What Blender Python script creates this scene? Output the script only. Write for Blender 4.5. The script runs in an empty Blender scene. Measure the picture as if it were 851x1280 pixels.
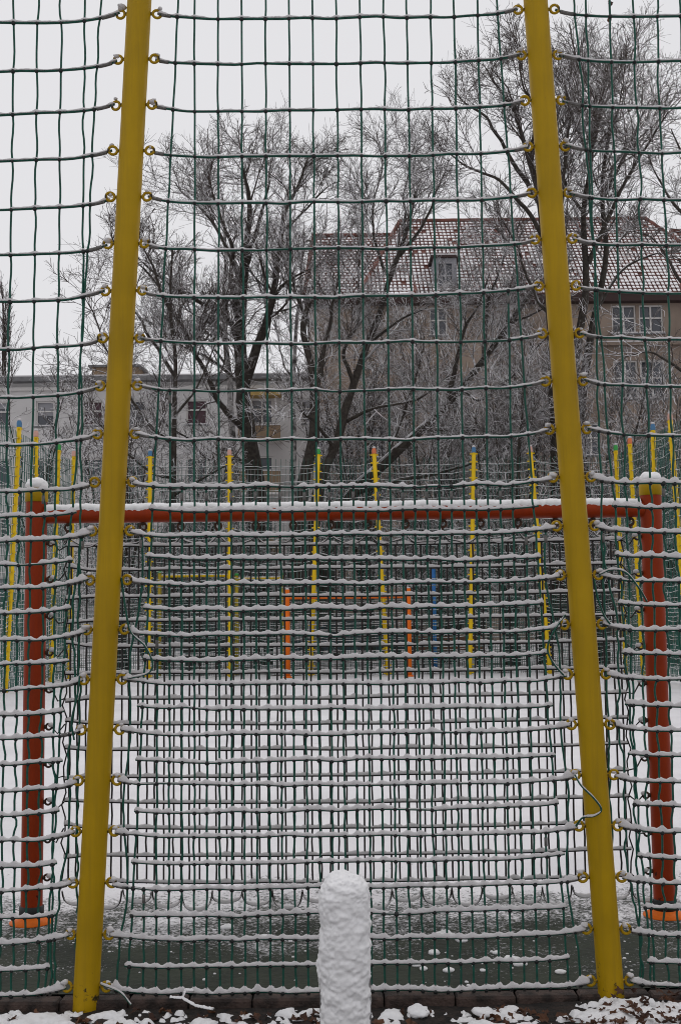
import bpy, math
import numpy as np
from mathutils import Matrix, Vector

# ---------------------------------------------------------------- camera, sky, sun, exposure
scene = bpy.context.scene
col = scene.collection
H = 1.52                      # eye height
F_PX = 1450.0                 # focal length in photo pixels (851 x 1280)
PITCH = math.radians(5.05)
ROLL = math.radians(-0.62)
cam_data = bpy.data.cameras.new('camera')
cam = bpy.data.objects.new('camera', cam_data)
col.objects.link(cam)
cam_data.sensor_fit = 'VERTICAL'
cam_data.sensor_height = 36.0
cam_data.lens = F_PX / 1280 * 36.0
cam_data.clip_start = 0.05
cam_data.clip_end = 2000
CM = Matrix.Rotation(math.radians(90) + PITCH, 4, 'X') @ Matrix.Rotation(ROLL, 4, 'Z')
cam.matrix_world = Matrix.Translation((0, 0, H)) @ CM
scene.camera = cam
C3 = np.array(CM.to_3x3())


def ray(px, py):
    return C3 @ np.array([(px - 425.5) / F_PX, (640 - py) / F_PX, -1.0])


def at(px, py, Y):
    d = ray(px, py)
    return np.array([0, 0, H]) + d * (Y / d[1])


def ground(px, py, z=0.0):
    d = ray(px, py)
    return np.array([0, 0, H]) + d * ((z - H) / d[2])


SUN_EL, SUN_AZ = math.radians(58), math.radians(-25)
world = bpy.data.worlds.new('World')
scene.world = world
world.use_nodes = True
wn = world.node_tree
wn.nodes.clear()
w_out = wn.nodes.new('ShaderNodeOutputWorld')
w_bg = wn.nodes.new('ShaderNodeBackground')
w_sky = wn.nodes.new('ShaderNodeTexSky')
w_sky.sky_type = 'NISHITA'
w_sky.sun_disc = False
w_sky.sun_elevation = SUN_EL
w_sky.sun_rotation = SUN_AZ
w_sky.dust_density = 4.0
w_hsv = wn.nodes.new('ShaderNodeHueSaturation')
w_hsv.inputs['Saturation'].default_value = 0.12
w_mix = wn.nodes.new('ShaderNodeMix')
w_mix.data_type = 'RGBA'
w_mix.inputs['Factor'].default_value = 0.94          # closed cloud deck over the clear sky
w_mix.inputs['B'].default_value = (7.75, 7.70, 7.95, 1)
wn.links.new(w_sky.outputs['Color'], w_hsv.inputs['Color'])
wn.links.new(w_hsv.outputs['Color'], w_mix.inputs['A'])
wn.links.new(w_mix.outputs['Result'], w_bg.inputs['Color'])
w_bg.inputs['Strength'].default_value = 0.1
wn.links.new(w_bg.outputs['Background'], w_out.inputs['Surface'])

sun_d = bpy.data.lights.new('sun', 'SUN')
sun_d.energy = 0.6
sun_d.angle = math.radians(40)
sun_d.color = (1.0, 0.97, 0.93)
sun = bpy.data.objects.new('sun', sun_d)
col.objects.link(sun)
sun.rotation_euler = (math.radians(90) - SUN_EL, 0, math.radians(180 - 25))
sun.location = (0, -5, 20)

vs = scene.view_settings
vs.view_transform = 'Standard'
vs.look = 'None'
vs.exposure = 0.0
vs.gamma = 1.0
vs.use_curve_mapping = False
scene.cycles.filter_width = 1.0
scene.cycles.max_bounces = 6
scene.cycles.diffuse_bounces = 3
scene.cycles.glossy_bounces = 2
scene.cycles.transparent_max_bounces = 8

# ---------------------------------------------------------------- helpers
rng = np.random.default_rng(7)


def vnoise(p, seed=0):
    """value noise on an (N,3) array, about -1..1"""
    p = np.asarray(p, float)
    i = np.floor(p).astype(np.int64)
    f = p - i
    f = f * f * (3 - 2 * f)
    out = 0
    for dx in (0, 1):
        for dy in (0, 1):
            for dz in (0, 1):
                h = (i[:, 0] + dx) * 374761393 + (i[:, 1] + dy) * 668265263 + (i[:, 2] + dz) * 2147483647 + seed * 974711
                h = (h ^ (h >> 13)) * 1274126177
                h = (h ^ (h >> 16)) & 0xFFFFFF
                w = (f[:, 0] if dx else 1 - f[:, 0]) * (f[:, 1] if dy else 1 - f[:, 1]) * (f[:, 2] if dz else 1 - f[:, 2])
                out = out + w * (h / 0xFFFFFF)
    return out * 2 - 1


def fbm(p, octaves=4, seed=0, gain=0.5):
    p = np.asarray(p, float)
    a, s, tot = 1.0, 0, 0
    for o in range(octaves):
        s = s + a * vnoise(p * 2 ** o + 17.3 * o, seed + o)
        tot += a
        a *= gain
    return s / tot


def n1(x, seed=0, octaves=2):
    x = np.atleast_1d(np.asarray(x, float))
    return fbm(np.stack([x, x * 0 + seed * 3.71, x * 0 + 0.5], 1), octaves, seed)


class MB:
    def __init__(self):
        self.v, self.q, self.t, self.qm, self.tm, self.n = [], [], [], [], [], 0

    def add(self, v, quads=None, tris=None, mat=0):
        v = np.asarray(v, float).reshape(-1, 3)
        if quads is not None and len(quads):
            q = np.asarray(quads, np.int64).reshape(-1, 4)
            self.q.append(q + self.n)
            self.qm.append(np.full(len(q), mat))
        if tris is not None and len(tris):
            t = np.asarray(tris, np.int64).reshape(-1, 3)
            self.t.append(t + self.n)
            self.tm.append(np.full(len(t), mat))
        self.v.append(v)
        self.n += len(v)
        return self

    def mesh(self, name, mats, smooth=True):
        me = bpy.data.meshes.new(name)
        v = np.concatenate(self.v)
        q = np.concatenate(self.q) if self.q else np.zeros((0, 4), np.int64)
        t = np.concatenate(self.t) if self.t else np.zeros((0, 3), np.int64)
        nq, nt = len(q), len(t)
        me.vertices.add(len(v))
        me.vertices.foreach_set('co', v.astype(np.float32).ravel())
        me.loops.add(nq * 4 + nt * 3)
        me.loops.foreach_set('vertex_index', np.concatenate([q.ravel(), t.ravel()]).astype(np.int32))
        me.polygons.add(nq + nt)
        st = np.concatenate([np.arange(nq) * 4, nq * 4 + np.arange(nt) * 3])
        me.polygons.foreach_set('loop_start', st.astype(np.int32))
        mi = np.concatenate(self.qm + self.tm) if (self.qm or self.tm) else np.zeros(0)
        me.polygons.foreach_set('material_index', mi.astype(np.int32))
        me.polygons.foreach_set('use_smooth', np.full(nq + nt, bool(smooth)))
        for m in (mats if isinstance(mats, (list, tuple)) else [mats]):
            me.materials.append(m)
        me.update(calc_edges=True)
        me.validate()
        return me

    def build(self, name, mats, parent=None, smooth=True):
        return link(name, self.mesh(name, mats, smooth), parent)


def link(name, me, parent=None, loc=None):
    o = bpy.data.objects.new(name, me)
    col.objects.link(o)
    if parent is not None:
        o.parent = parent
        pl = parent
        off = Vector((0, 0, 0))
        while pl is not None:
            off += pl.location
            pl = pl.parent
        o.location = -off
        if loc is not None:
            o.location += Vector(loc)
    elif loc is not None:
        o.location = loc
    return o


def thing(name, label, cat, loc=(0, 0, 0), group=None):
    o = bpy.data.objects.new(name, None)
    col.objects.link(o)
    o.location = loc
    o.empty_display_size = 0.2
    tag(o, label, cat, group)
    return o


def tag(o, label=None, cat=None, group=None, kind=None):
    if label: o['label'] = label
    if cat: o['category'] = cat
    if group: o['group'] = group
    if kind: o['kind'] = kind
    return o


def tubes(P, R, s=6, caps=False):
    """P (B,n,3) polylines, R (B,n) radii -> verts, quads (, tris)"""
    P = np.asarray(P, float)
    if P.ndim == 2: P = P[None]
    B, n, _ = P.shape
    R = np.broadcast_to(np.asarray(R, float), (B, n)) if np.ndim(R) < 2 else np.asarray(R, float)
    T = np.gradient(P, axis=1)
    T /= np.linalg.norm(T, axis=2, keepdims=True) + 1e-12
    D = P[:, -1] - P[:, 0]
    D = D / (np.linalg.norm(D, axis=1, keepdims=True) + 1e-12)
    ref = np.where(np.abs(D[:, 2:3]) > 0.75, np.array([[0.0, 1.0, 0.0]]), np.array([[0.0, 0.0, 1.0]]))
    # a planar loop (start near end) takes the plane normal
    U = np.cross(np.repeat(ref[:, None], n, 1), T)
    U /= np.linalg.norm(U, axis=2, keepdims=True) + 1e-12
    V = np.cross(T, U)
    a = np.arange(s) * 2 * math.pi / s
    ca, sa = np.cos(a), np.sin(a)
    X = P[:, :, None] + R[:, :, None, None] * (U[:, :, None] * ca[None, None, :, None] + V[:, :, None] * sa[None, None, :, None])
    idx = np.arange(B * n * s).reshape(B, n, s)
    nx = np.roll(idx, -1, axis=2)
    q = np.stack([idx[:, :-1], nx[:, :-1], nx[:, 1:], idx[:, 1:]], -1).reshape(-1, 4)
    tr = []
    if caps:
        for b in range(B):
            for k in range(1, s - 1):
                tr.append((idx[b, 0, 0], idx[b, 0, k + 1], idx[b, 0, k]))
                tr.append((idx[b, -1, 0], idx[b, -1, k], idx[b, -1, k + 1]))
    return X.reshape(-1, 3), q, tr


def loop_tube(P, r, normal, s=6):
    """tube along a planar curve, frame from the plane normal"""
    P = np.asarray(P, float)
    n = len(P)
    T = np.gradient(P, axis=0)
    T /= np.linalg.norm(T, axis=1, keepdims=True) + 1e-12
    N = np.repeat(np.asarray(normal, float)[None], n, 0)
    U = np.cross(N, T)
    U /= np.linalg.norm(U, axis=1, keepdims=True) + 1e-12
    a = np.arange(s) * 2 * math.pi / s
    r = np.broadcast_to(r, (n,))
    X = P[:, None] + r[:, None, None] * (U[:, None] * np.cos(a)[None, :, None] + N[:, None] * np.sin(a)[None, :, None])
    idx = np.arange(n * s).reshape(n, s)
    nx = np.roll(idx, -1, axis=1)
    q = np.stack([idx[:-1], nx[:-1], nx[1:], idx[1:]], -1).reshape(-1, 4)
    return X.reshape(-1, 3), q


def box(c, d):
    c, d = np.asarray(c, float), np.asarray(d, float) / 2
    s = np.array([[-1, -1, -1], [1, -1, -1], [1, 1, -1], [-1, 1, -1], [-1, -1, 1], [1, -1, 1], [1, 1, 1], [-1, 1, 1]])
    q = [(0, 3, 2, 1), (4, 5, 6, 7), (0, 1, 5, 4), (1, 2, 6, 5), (2, 3, 7, 6), (3, 0, 4, 7)]
    return c + s * d, q


def bbox(c, d, b=0.01):
    """box with chamfered edges"""
    c, h = np.asarray(c, float), np.asarray(d, float) / 2
    b = min(b, h.min() * 0.6)
    V, Fq, Ft = [], [], []
    ids = {}
    for sx in (-1, 1):
        for sy in (-1, 1):
            for sz in (-1, 1):
                s = np.array([sx, sy, sz])
                for ax in range(3):
                    p = h.copy() - b
                    p[ax] = h[ax]
                    ids[(sx, sy, sz, ax)] = len(V)
                    V.append(c + s * p)
    S = [(-1, -1), (1, -1), (1, 1), (-1, 1)]
    def key(ax, a, u, v):
        k = [0, 0, 0]
        k[ax] = a
        k[(ax + 1) % 3] = u
        k[(ax + 2) % 3] = v
        return tuple(k)
    for ax in range(3):
        for a in (-1, 1):
            f = [ids[key(ax, a, u, v) + (ax,)] for u, v in S]
            Fq.append(f if a > 0 else f[::-1])
    for ax in range(3):
        b1, b2 = (ax + 1) % 3, (ax + 2) % 3
        for u, v in S:
            k0, k1 = key(ax, -1, u, v), key(ax, 1, u, v)
            f = [ids[k0 + (b1,)], ids[k1 + (b1,)], ids[k1 + (b2,)], ids[k0 + (b2,)]]
            Fq.append(f if u * v < 0 else f[::-1])
    for sx in (-1, 1):
        for sy in (-1, 1):
            for sz in (-1, 1):
                f = [ids[(sx, sy, sz, a)] for a in range(3)]
                Ft.append(f if sx * sy * sz > 0 else f[::-1])
    return np.array(V), Fq, Ft


def ball(c, r, seg=8, rings=6, squash=1.0):
    V, Q = [], []
    for i in range(rings + 1):
        th = math.pi * i / rings
        for j in range(seg):
            ph = 2 * math.pi * j / seg
            V.append((c[0] + r * math.sin(th) * math.cos(ph), c[1] + r * math.sin(th) * math.sin(ph), c[2] + r * squash * math.cos(th)))
    for i in range(rings):
        for j in range(seg):
            Q.append((i * seg + j, (i + 1) * seg + j, (i + 1) * seg + (j + 1) % seg, i * seg + (j + 1) % seg))
    return np.array(V), Q


def lathe(prof, c=(0, 0, 0), s=24):
    """profile of (r, z) turned about z"""
    V, Q = [], []
    for r, z in prof:
        for j in range(s):
            a = 2 * math.pi * j / s
            V.append((c[0] + r * math.cos(a), c[1] + r * math.sin(a), c[2] + z))
    for i in range(len(prof) - 1):
        for j in range(s):
            Q.append((i * s + j, i * s + (j + 1) % s, (i + 1) * s + (j + 1) % s, (i + 1) * s + j))
    return np.array(V), Q


def snow_cap(P, h, w, drop=0.003):
    """a closed roll of snow lying on a near-horizontal path P (n,3); h, w arrays"""
    P = np.asarray(P, float)
    n = len(P)
    h = np.broadcast_to(h, (n,)).copy()
    w = np.broadcast_to(w, (n,)).copy()
    T = np.gradient(P, axis=0)
    T[:, 2] = 0
    T /= np.linalg.norm(T, axis=1, keepdims=True) + 1e-12
    U = np.cross(T, [0, 0, 1.0])
    a = np.radians([-28, 10, 48, 90, 132, 170, 208])
    s = len(a)
    X = P[:, None] + U[:, None] * (w[:, None] * np.cos(a)[None])[..., None]
    zz = np.where(np.sin(a) > 0, h[:, None] * np.sin(a)[None], np.sin(a)[None] * drop * 2)
    X[:, :, 2] += zz
    idx = np.arange(n * s).reshape(n, s)
    nx = np.roll(idx, -1, axis=1)
    q = np.stack([idx[:-1], nx[:-1], nx[1:], idx[1:]], -1).reshape(-1, 4)
    tr = []
    for k in range(1, s - 1):
        tr.append((idx[0, 0], idx[0, k + 1], idx[0, k]))
        tr.append((idx[-1, 0], idx[-1, k], idx[-1, k + 1]))
    return X.reshape(-1, 3), q, tr


# ---------------------------------------------------------------- materials
def mat(name, color, rough=0.6, metallic=0.0, var=0.0, scale=8.0, bump=0.0, bscale=60.0, color2=None, thr=None, spec=0.4, detail=5, coords='Object'):
    m = bpy.data.materials.new(name)
    m.use_nodes = True
    nt = m.node_tree
    b = nt.nodes['Principled BSDF']
    b.inputs['Roughness'].default_value = rough
    b.inputs['Metallic'].default_value = metallic
    b.inputs['Specular IOR Level'].default_value = spec
    tc = nt.nodes.new('ShaderNodeTexCoord')
    if var or color2:
        no = nt.nodes.new('ShaderNodeTexNoise')
        no.inputs['Scale'].default_value = scale
        no.inputs['Detail'].default_value = detail
        nt.links.new(tc.outputs[coords], no.inputs['Vector'])
        rp = nt.nodes.new('ShaderNodeValToRGB')
        c = np.array(color[:3])
        if color2 is None:
            rp.color_ramp.elements[0].position = 0.3
            rp.color_ramp.elements[1].position = 0.7
            rp.color_ramp.elements[0].color = (*(c * (1 - var)), 1)
            rp.color_ramp.elements[1].color = (*np.minimum(c * (1 + var), 1), 1)
        else:
            lo, hi = thr or (0.4, 0.6)
            rp.color_ramp.elements[0].position = lo
            rp.color_ramp.elements[1].position = hi
            rp.color_ramp.elements[0].color = (*c, 1)
            rp.color_ramp.elements[1].color = (*color2[:3], 1)
        nt.links.new(no.outputs['Fac'], rp.inputs['Fac'])
        nt.links.new(rp.outputs['Color'], b.inputs['Base Color'])
    else:
        b.inputs['Base Color'].default_value = (*color[:3], 1)
    if bump:
        n2 = nt.nodes.new('ShaderNodeTexNoise')
        n2.inputs['Scale'].default_value = bscale
        n2.inputs['Detail'].default_value = 4
        nt.links.new(tc.outputs[coords], n2.inputs['Vector'])
        bp = nt.nodes.new('ShaderNodeBump')
        bp.inputs['Strength'].default_value = bump
        bp.inputs['Distance'].default_value = 0.01
        nt.links.new(n2.outputs['Fac'], bp.inputs['Height'])
        nt.links.new(bp.outputs['Normal'], b.inputs['Normal'])
    return m


def snowy(name, color, color2, scale, lo=0.15, hi=0.55, rough=0.85, snow=(0.80, 0.79, 0.81), noise_amp=0.7, nscale=3.0, bump=0.0):
    """bark or twig with snow lying on the faces that look up"""
    m = mat(name, color, rough, color2=color2, scale=scale, bump=bump, bscale=scale * 3)
    nt = m.node_tree
    b = nt.nodes['Principled BSDF']
    src = b.inputs['Base Color'].links[0].from_socket
    g = nt.nodes.new('ShaderNodeNewGeometry')
    sx = nt.nodes.new('ShaderNodeSeparateXYZ')
    nt.links.new(g.outputs['True Normal'], sx.inputs[0])
    tc = nt.nodes.new('ShaderNodeTexCoord')
    no = nt.nodes.new('ShaderNodeTexNoise')
    no.inputs['Scale'].default_value = nscale
    no.inputs['Detail'].default_value = 3
    nt.links.new(tc.outputs['Object'], no.inputs['Vector'])
    ma = nt.nodes.new('ShaderNodeMath'); ma.operation = 'MULTIPLY_ADD'
    ma.inputs[1].default_value = noise_amp
    ma.inputs[2].default_value = -noise_amp / 2
    nt.links.new(no.outputs['Fac'], ma.inputs[0])
    ad = nt.nodes.new('ShaderNodeMath'); ad.operation = 'ADD'
    nt.links.new(sx.outputs['Z'], ad.inputs[0])
    nt.links.new(ma.outputs[0], ad.inputs[1])
    mr = nt.nodes.new('ShaderNodeMapRange')
    mr.inputs['From Min'].default_value = lo
    mr.inputs['From Max'].default_value = hi
    nt.links.new(ad.outputs[0], mr.inputs['Value'])
    mx = nt.nodes.new('ShaderNodeMix'); mx.data_type = 'RGBA'
    nt.links.new(mr.outputs['Result'], mx.inputs['Factor'])
    nt.links.new(src, mx.inputs['A'])
    mx.inputs['B'].default_value = (*snow, 1)
    nt.links.new(mx.outputs['Result'], b.inputs['Base Color'])
    return m


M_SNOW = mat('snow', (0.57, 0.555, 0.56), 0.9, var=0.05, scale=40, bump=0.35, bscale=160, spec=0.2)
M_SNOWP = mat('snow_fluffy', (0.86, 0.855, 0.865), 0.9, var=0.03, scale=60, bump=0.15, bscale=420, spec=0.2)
M_ROPE = mat('green_rope', (0.001, 0.072, 0.047), 0.55, var=0.35, scale=60, bump=0.4, bscale=700)
M_ROPE_FAR = mat('teal_rope', (0.004, 0.080, 0.058), 0.6, var=0.3, scale=3)
M_KNOT = mat('black_knot', (0.010, 0.014, 0.014), 0.5)
M_SLEEVE = mat('grey_sleeve', (0.13, 0.125, 0.12), 0.6, var=0.4, scale=120, metallic=0.2)
M_BLACKROPE = mat('black_rope', (0.016, 0.014, 0.013), 0.6, var=0.5, scale=80)
M_RUST = mat('rusty_steel', (0.075, 0.030, 0.014), 0.8, color2=(0.03, 0.022, 0.018), scale=90)


def paint(name, c, wear, wscale=14, thr=(0.70, 0.74), rough=0.5, dirt=None):
    m = mat(name, c, rough, var=0.10, scale=5, bump=0.10, bscale=220, spec=0.2)
    nt = m.node_tree
    b = nt.nodes['Principled BSDF']
    src = b.inputs['Base Color'].links[0].from_socket
    tc = nt.nodes.new('ShaderNodeTexCoord')
    no = nt.nodes.new('ShaderNodeTexNoise')
    no.inputs['Scale'].default_value = wscale
    no.inputs['Detail'].default_value = 8
    no.inputs['Roughness'].default_value = 0.65
    nt.links.new(tc.outputs['Object'], no.inputs['Vector'])
    add = no.outputs['Fac']
    mp = nt.nodes.new('ShaderNodeMapping')
    mp.inputs['Scale'].default_value = (38, 38, 1.6)
    nt.links.new(tc.outputs['Object'], mp.inputs['Vector'])
    st = nt.nodes.new('ShaderNodeTexNoise')
    st.inputs['Scale'].default_value = 1.0
    st.inputs['Detail'].default_value = 6
    st.inputs['Roughness'].default_value = 0.7
    nt.links.new(mp.outputs['Vector'], st.inputs['Vector'])
    sr = nt.nodes.new('ShaderNodeMapRange')
    sr.inputs['From Min'].default_value = 0.45
    sr.inputs['From Max'].default_value = 0.85
    sr.inputs['To Max'].default_value = 0.45
    nt.links.new(st.outputs['Fac'], sr.inputs['Value'])
    sm_ = nt.nodes.new('ShaderNodeMix'); sm_.data_type = 'RGBA'
    nt.links.new(sr.outputs['Result'], sm_.inputs['Factor'])
    nt.links.new(src, sm_.inputs['A'])
    sm_.inputs['B'].default_value = (*(np.array(c) * .45 + .012), 1)
    src = sm_.outputs['Result']
    if dirt:                                     # splashed soil near the foot: more of it lower down
        sx = nt.nodes.new('ShaderNodeSeparateXYZ')
        nt.links.new(tc.outputs['Object'], sx.inputs[0])
        mr0 = nt.nodes.new('ShaderNodeMapRange')
        mr0.inputs['From Min'].default_value = dirt
        mr0.inputs['From Max'].default_value = 0.0
        mr0.inputs['To Min'].default_value = 0.0
        mr0.inputs['To Max'].default_value = 0.17
        nt.links.new(sx.outputs['Z'], mr0.inputs['Value'])
        a2 = nt.nodes.new('ShaderNodeMath'); a2.operation = 'ADD'
        nt.links.new(add, a2.inputs[0]); nt.links.new(mr0.outputs['Result'], a2.inputs[1])
        add = a2.outputs[0]
    mr = nt.nodes.new('ShaderNodeMapRange')
    mr.inputs['From Min'].default_value = thr[0]
    mr.inputs['From Max'].default_value = thr[1]
    nt.links.new(add, mr.inputs['Value'])
    mx = nt.nodes.new('ShaderNodeMix'); mx.data_type = 'RGBA'
    nt.links.new(mr.outputs['Result'], mx.inputs['Factor'])
    nt.links.new(src, mx.inputs['A'])
    mx.inputs['B'].default_value = (*wear, 1)
    nt.links.new(mx.outputs['Result'], b.inputs['Base Color'])
    return m


M_YELLOW = paint('yellow_paint', (0.40, 0.245, 0.001), (0.030, 0.024, 0.012), 30, (0.71, 0.78), dirt=0.22)
M_YELLOW_FAR = paint('yellow_paint_post', (0.72, 0.48, 0.012), (0.2, 0.15, 0.05), 6)
M_RED = paint('red_paint', (0.29, 0.030, 0.002), (0.030, 0.010, 0.007), 11, (0.66, 0.70), dirt=0.16)
M_ORANGE = paint('orange_paint', (0.72, 0.145, 0.008), (0.15, 0.04, 0.012), 9)
M_BLUE = mat('blue_paint', (0.015, 0.13, 0.38), 0.4, var=0.1)
CAPS = {'blue': mat('cap_blue', (0.05, 0.16, 0.30), 0.4), 'pink': mat('cap_pink', (0.55, 0.31, 0.25), 0.4),
        'green': mat('cap_green', (0.03, 0.28, 0.05), 0.4), 'orange': mat('cap_orange', (0.60, 0.16, 0.06), 0.4)}
M_STEEL = mat('galvanised_steel', (0.24, 0.235, 0.235), 0.45, metallic=0.6, var=0.25, scale=30)
M_BARK = snowy('bark', (0.026, 0.020, 0.016), (0.050, 0.042, 0.034), 10, 0.45, 0.75, bump=0.5)
M_TWIG = snowy('twig', (0.040, 0.030, 0.025), (0.070, 0.054, 0.046), 6, -0.05, 0.45, nscale=1.5)
M_TWIG_SNOW = snowy('twig_snowy', (0.045, 0.035, 0.030), (0.075, 0.06, 0.05), 6, -0.15, 0.30, nscale=1.5)
M_BIRCH = snowy('birch_bark', (0.05, 0.045, 0.042), (0.42, 0.40, 0.39), 5, 0.6, 0.85)

# ---------------------------------------------------------------- the ground
G = 700.0
gm = MB().add([(-G, 29.3, -0.012), (G, 29.3, -0.012), (G, G, -0.012), (-G, G, -0.012)], [(0, 1, 2, 3)])
gm.add([(-G, -60, -0.075), (G, -60, -0.075), (G, 2.2, -0.075), (-G, 2.2, -0.075)], [(0, 1, 2, 3)])
gm.add([(-G, 2.2, -0.075), (-8, 2.2, -0.075), (-8, 29.3, -0.012), (-G, 29.3, -0.012)], [(0, 1, 2, 3)])
gm.add([(8, 2.2, -0.075), (G, 2.2, -0.075), (G, 29.3, -0.012), (8, 29.3, -0.012)], [(0, 1, 2, 3)])
M_GSNOW = mat('snowy_ground', (0.70, 0.69, 0.71), 0.9, color2=(0.055, 0.045, 0.038), thr=(0.47, 0.60), scale=1.6, bump=0.4, bscale=9)
tag(gm.build('ground', M_GSNOW, smooth=False), kind='structure')


def field_material():
    m = bpy.data.materials.new('snowy_rubber_floor')
    m.use_nodes = True
    nt = m.node_tree
    L = nt.links.new
    b = nt.nodes['Principled BSDF']
    b.inputs['Roughness'].default_value = 0.85
    tc = nt.nodes.new('ShaderNodeTexCoord')
    sx = nt.nodes.new('ShaderNodeSeparateXYZ')
    L(tc.outputs['Object'], sx.inputs[0])

    def noise(scale, detail=4, rough=0.5):
        n = nt.nodes.new('ShaderNodeTexNoise')
        n.inputs['Scale'].default_value = scale
        n.inputs['Detail'].default_value = detail
        n.inputs['Roughness'].default_value = rough
        L(tc.outputs['Object'], n.inputs['Vector'])
        return n.outputs['Fac']

    def math_(op, a, bb):
        n = nt.nodes.new('ShaderNodeMath'); n.operation = op
        for i, x in enumerate((a, bb)):
            if isinstance(x, (int, float)): n.inputs[i].default_value = x
            else: L(x, n.inputs[i])
        return n.outputs[0]
    # how far the drifted snow reaches towards the net: y from 5.0 (bare) to 6.6 (closed cover)
    mr = nt.nodes.new('ShaderNodeMapRange')
    mr.inputs['From Min'].default_value = 4.9
    mr.inputs['From Max'].default_value = 7.35
    mr.inputs['To Min'].default_value = -0.16
    mr.inputs['To Max'].default_value = 0.62
    L(sx.outputs['Y'], mr.inputs['Value'])
    big = math_('MULTIPLY', math_('SUBTRACT', noise(1.7, 3), 0.5), 1.0)
    fine = math_('MULTIPLY', math_('SUBTRACT', noise(70, 5, 0.7), 0.5), 1.1)
    mid = math_('MULTIPLY', math_('SUBTRACT', noise(30, 4, .7), 0.5), 0.9)
    s = math_('ADD', math_('ADD', mr.outputs['Result'], big), math_('ADD', fine, mid))
    mk = nt.nodes.new('ShaderNodeMapRange')
    mk.inputs['From Min'].default_value = 0.10
    mk.inputs['From Max'].default_value = 0.30
    L(s, mk.inputs['Value'])
    # green rubber with wet dark patches
    rp = nt.nodes.new('ShaderNodeValToRGB')
    rp.color_ramp.elements[0].position = 0.35
    rp.color_ramp.elements[0].color = (0.012, 0.017, 0.010, 1)
    rp.color_ramp.elements[1].position = 0.7
    rp.color_ramp.elements[1].color = (0.036, 0.046, 0.028, 1)
    L(noise(3, 6, 0.6), rp.inputs['Fac'])
    sp = nt.nodes.new('ShaderNodeValToRGB')
    sp.color_ramp.elements[0].position = 0.3
    sp.color_ramp.elements[0].color = (0.64, 0.63, 0.65, 1)
    sp.color_ramp.elements[1].position = 0.62
    sp.color_ramp.elements[1].color = (0.74, 0.73, 0.75, 1)
    L(noise(0.9, 6, 0.6), sp.inputs['Fac'])
    mx = nt.nodes.new('ShaderNodeMix'); mx.data_type = 'RGBA'
    L(mk.outputs['Result'], mx.inputs['Factor'])
    L(rp.outputs['Color'], mx.inputs['A'])
    L(sp.outputs['Color'], mx.inputs['B'])
    L(mx.outputs['Result'], b.inputs['Base Color'])
    bp = nt.nodes.new('ShaderNodeBump')
    bp.inputs['Strength'].default_value = 0.7
    bp.inputs['Distance'].default_value = 0.012
    L(math_('ADD', mk.outputs['Result'], noise(25, 4)), bp.inputs['Height'])
    L(bp.outputs['Normal'], b.inputs['Normal'])
    return m


fm = MB().add([(-8, 4.852, 0), (8, 4.852, 0), (8, 29.3, 0), (-8, 29.3, 0)], [(0, 1, 2, 3)])
tag(fm.build('playing_field', field_material(), smooth=False), kind='structure')

# kerb of dark stones between the field and the bed
kerb = tag(bpy.data.objects.new('kerb', None), kind='structure')
col.objects.link(kerb)
M_KERB = mat('kerb_stone', (0.020, 0.014, 0.012), 0.8, color2=(0.070, 0.046, 0.038), scale=14, bump=0.8, bscale=90)
x = -4.0
while x < 4.0:
    L_ = 0.24 + 0.05 * rng.random()
    dz = rng.normal(0, 0.003)
    c = (x + L_ / 2, 4.811 + rng.normal(0, 0.002), -0.062 + dz - 0.004)
    v, q, t = bbox(c, (L_ - 0.006, 0.082, 0.125), 0.008)
    MB().add(v, q, t).build('kerb_stone', M_KERB, kerb, smooth=False)
    x += L_

# the bed in front: dark soil, clumps of snow, fallen leaves
def height(xy, seed, sc):
    return fbm(np.column_stack([xy * sc, np.zeros(len(xy))]), 4, seed)


def grid(x0, x1, y0, y1, step):
    nx, ny = int((x1 - x0) / step) + 1, int((y1 - y0) / step) + 1
    X, Y = np.meshgrid(np.linspace(x0, x1, nx), np.linspace(y0, y1, ny))
    i = np.arange(nx * ny).reshape(ny, nx)
    q = np.stack([i[:-1, :-1], i[:-1, 1:], i[1:, 1:], i[1:, :-1]], -1).reshape(-1, 4)
    return np.column_stack([X.ravel(), Y.ravel()]), q


def soil_z(xy):
    return -0.036 + 0.012 * height(xy, 3, 6.0) + 0.006 * height(xy, 9, 30.0) + 0.03 * np.exp(-((xy[:, 0] - 1.12) / 0.35) ** 2) * (xy[:, 1] > 4.2)


xy, q = grid(-8.0, 8.0, 2.0, 5.3, 0.06)
_sub = xy[:, 1] > 4.79
M_SOIL = mat('soil', (0.010, 0.008, 0.007), 0.95, color2=(0.030, 0.021, 0.017), scale=25, bump=0.8, bscale=80)
so = MB().add(np.column_stack([xy, np.where(_sub, -0.05, soil_z(xy))]), q).build('soil_bed', M_SOIL)
tag(so, kind='structure')
xy, q = grid(-2.5, 2.5, 4.05, 4.775, 0.0085)
hh = height(xy, 21, 5.0) * 0.8 + height(xy, 33, 17.0) * 0.75 + height(xy, 34, 42.0) * 0.55 + 0.04
hh -= 0.75 * np.clip((xy[:, 1] - 4.68) / 0.09, 0, 1)          # the strip along the kerb is bare
hh += 0.30 * np.exp(-((xy[:, 0] - 1.25) / 0.28) ** 2) * np.clip((4.80 - xy[:, 1]) / 0.1, 0, 1)
hh += 0.25 * np.exp(-((xy[:, 0] + 1.2) / 0.25) ** 2)
sz = soil_z(xy) - 0.008 + np.where(hh > 0, 0.030 * (1 - np.exp(-np.clip(hh, 0, 1) * 5)), 0.15 * np.clip(hh, -0.1, 0)) + 0.003 * height(xy, 40, 60.0)
tag(MB().add(np.column_stack([xy, sz]), q).build('snow_clumps', M_SNOWP),
    'lumpy snow patches lying on the dark soil along the kerb', 'snow', kind='stuff')

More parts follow.
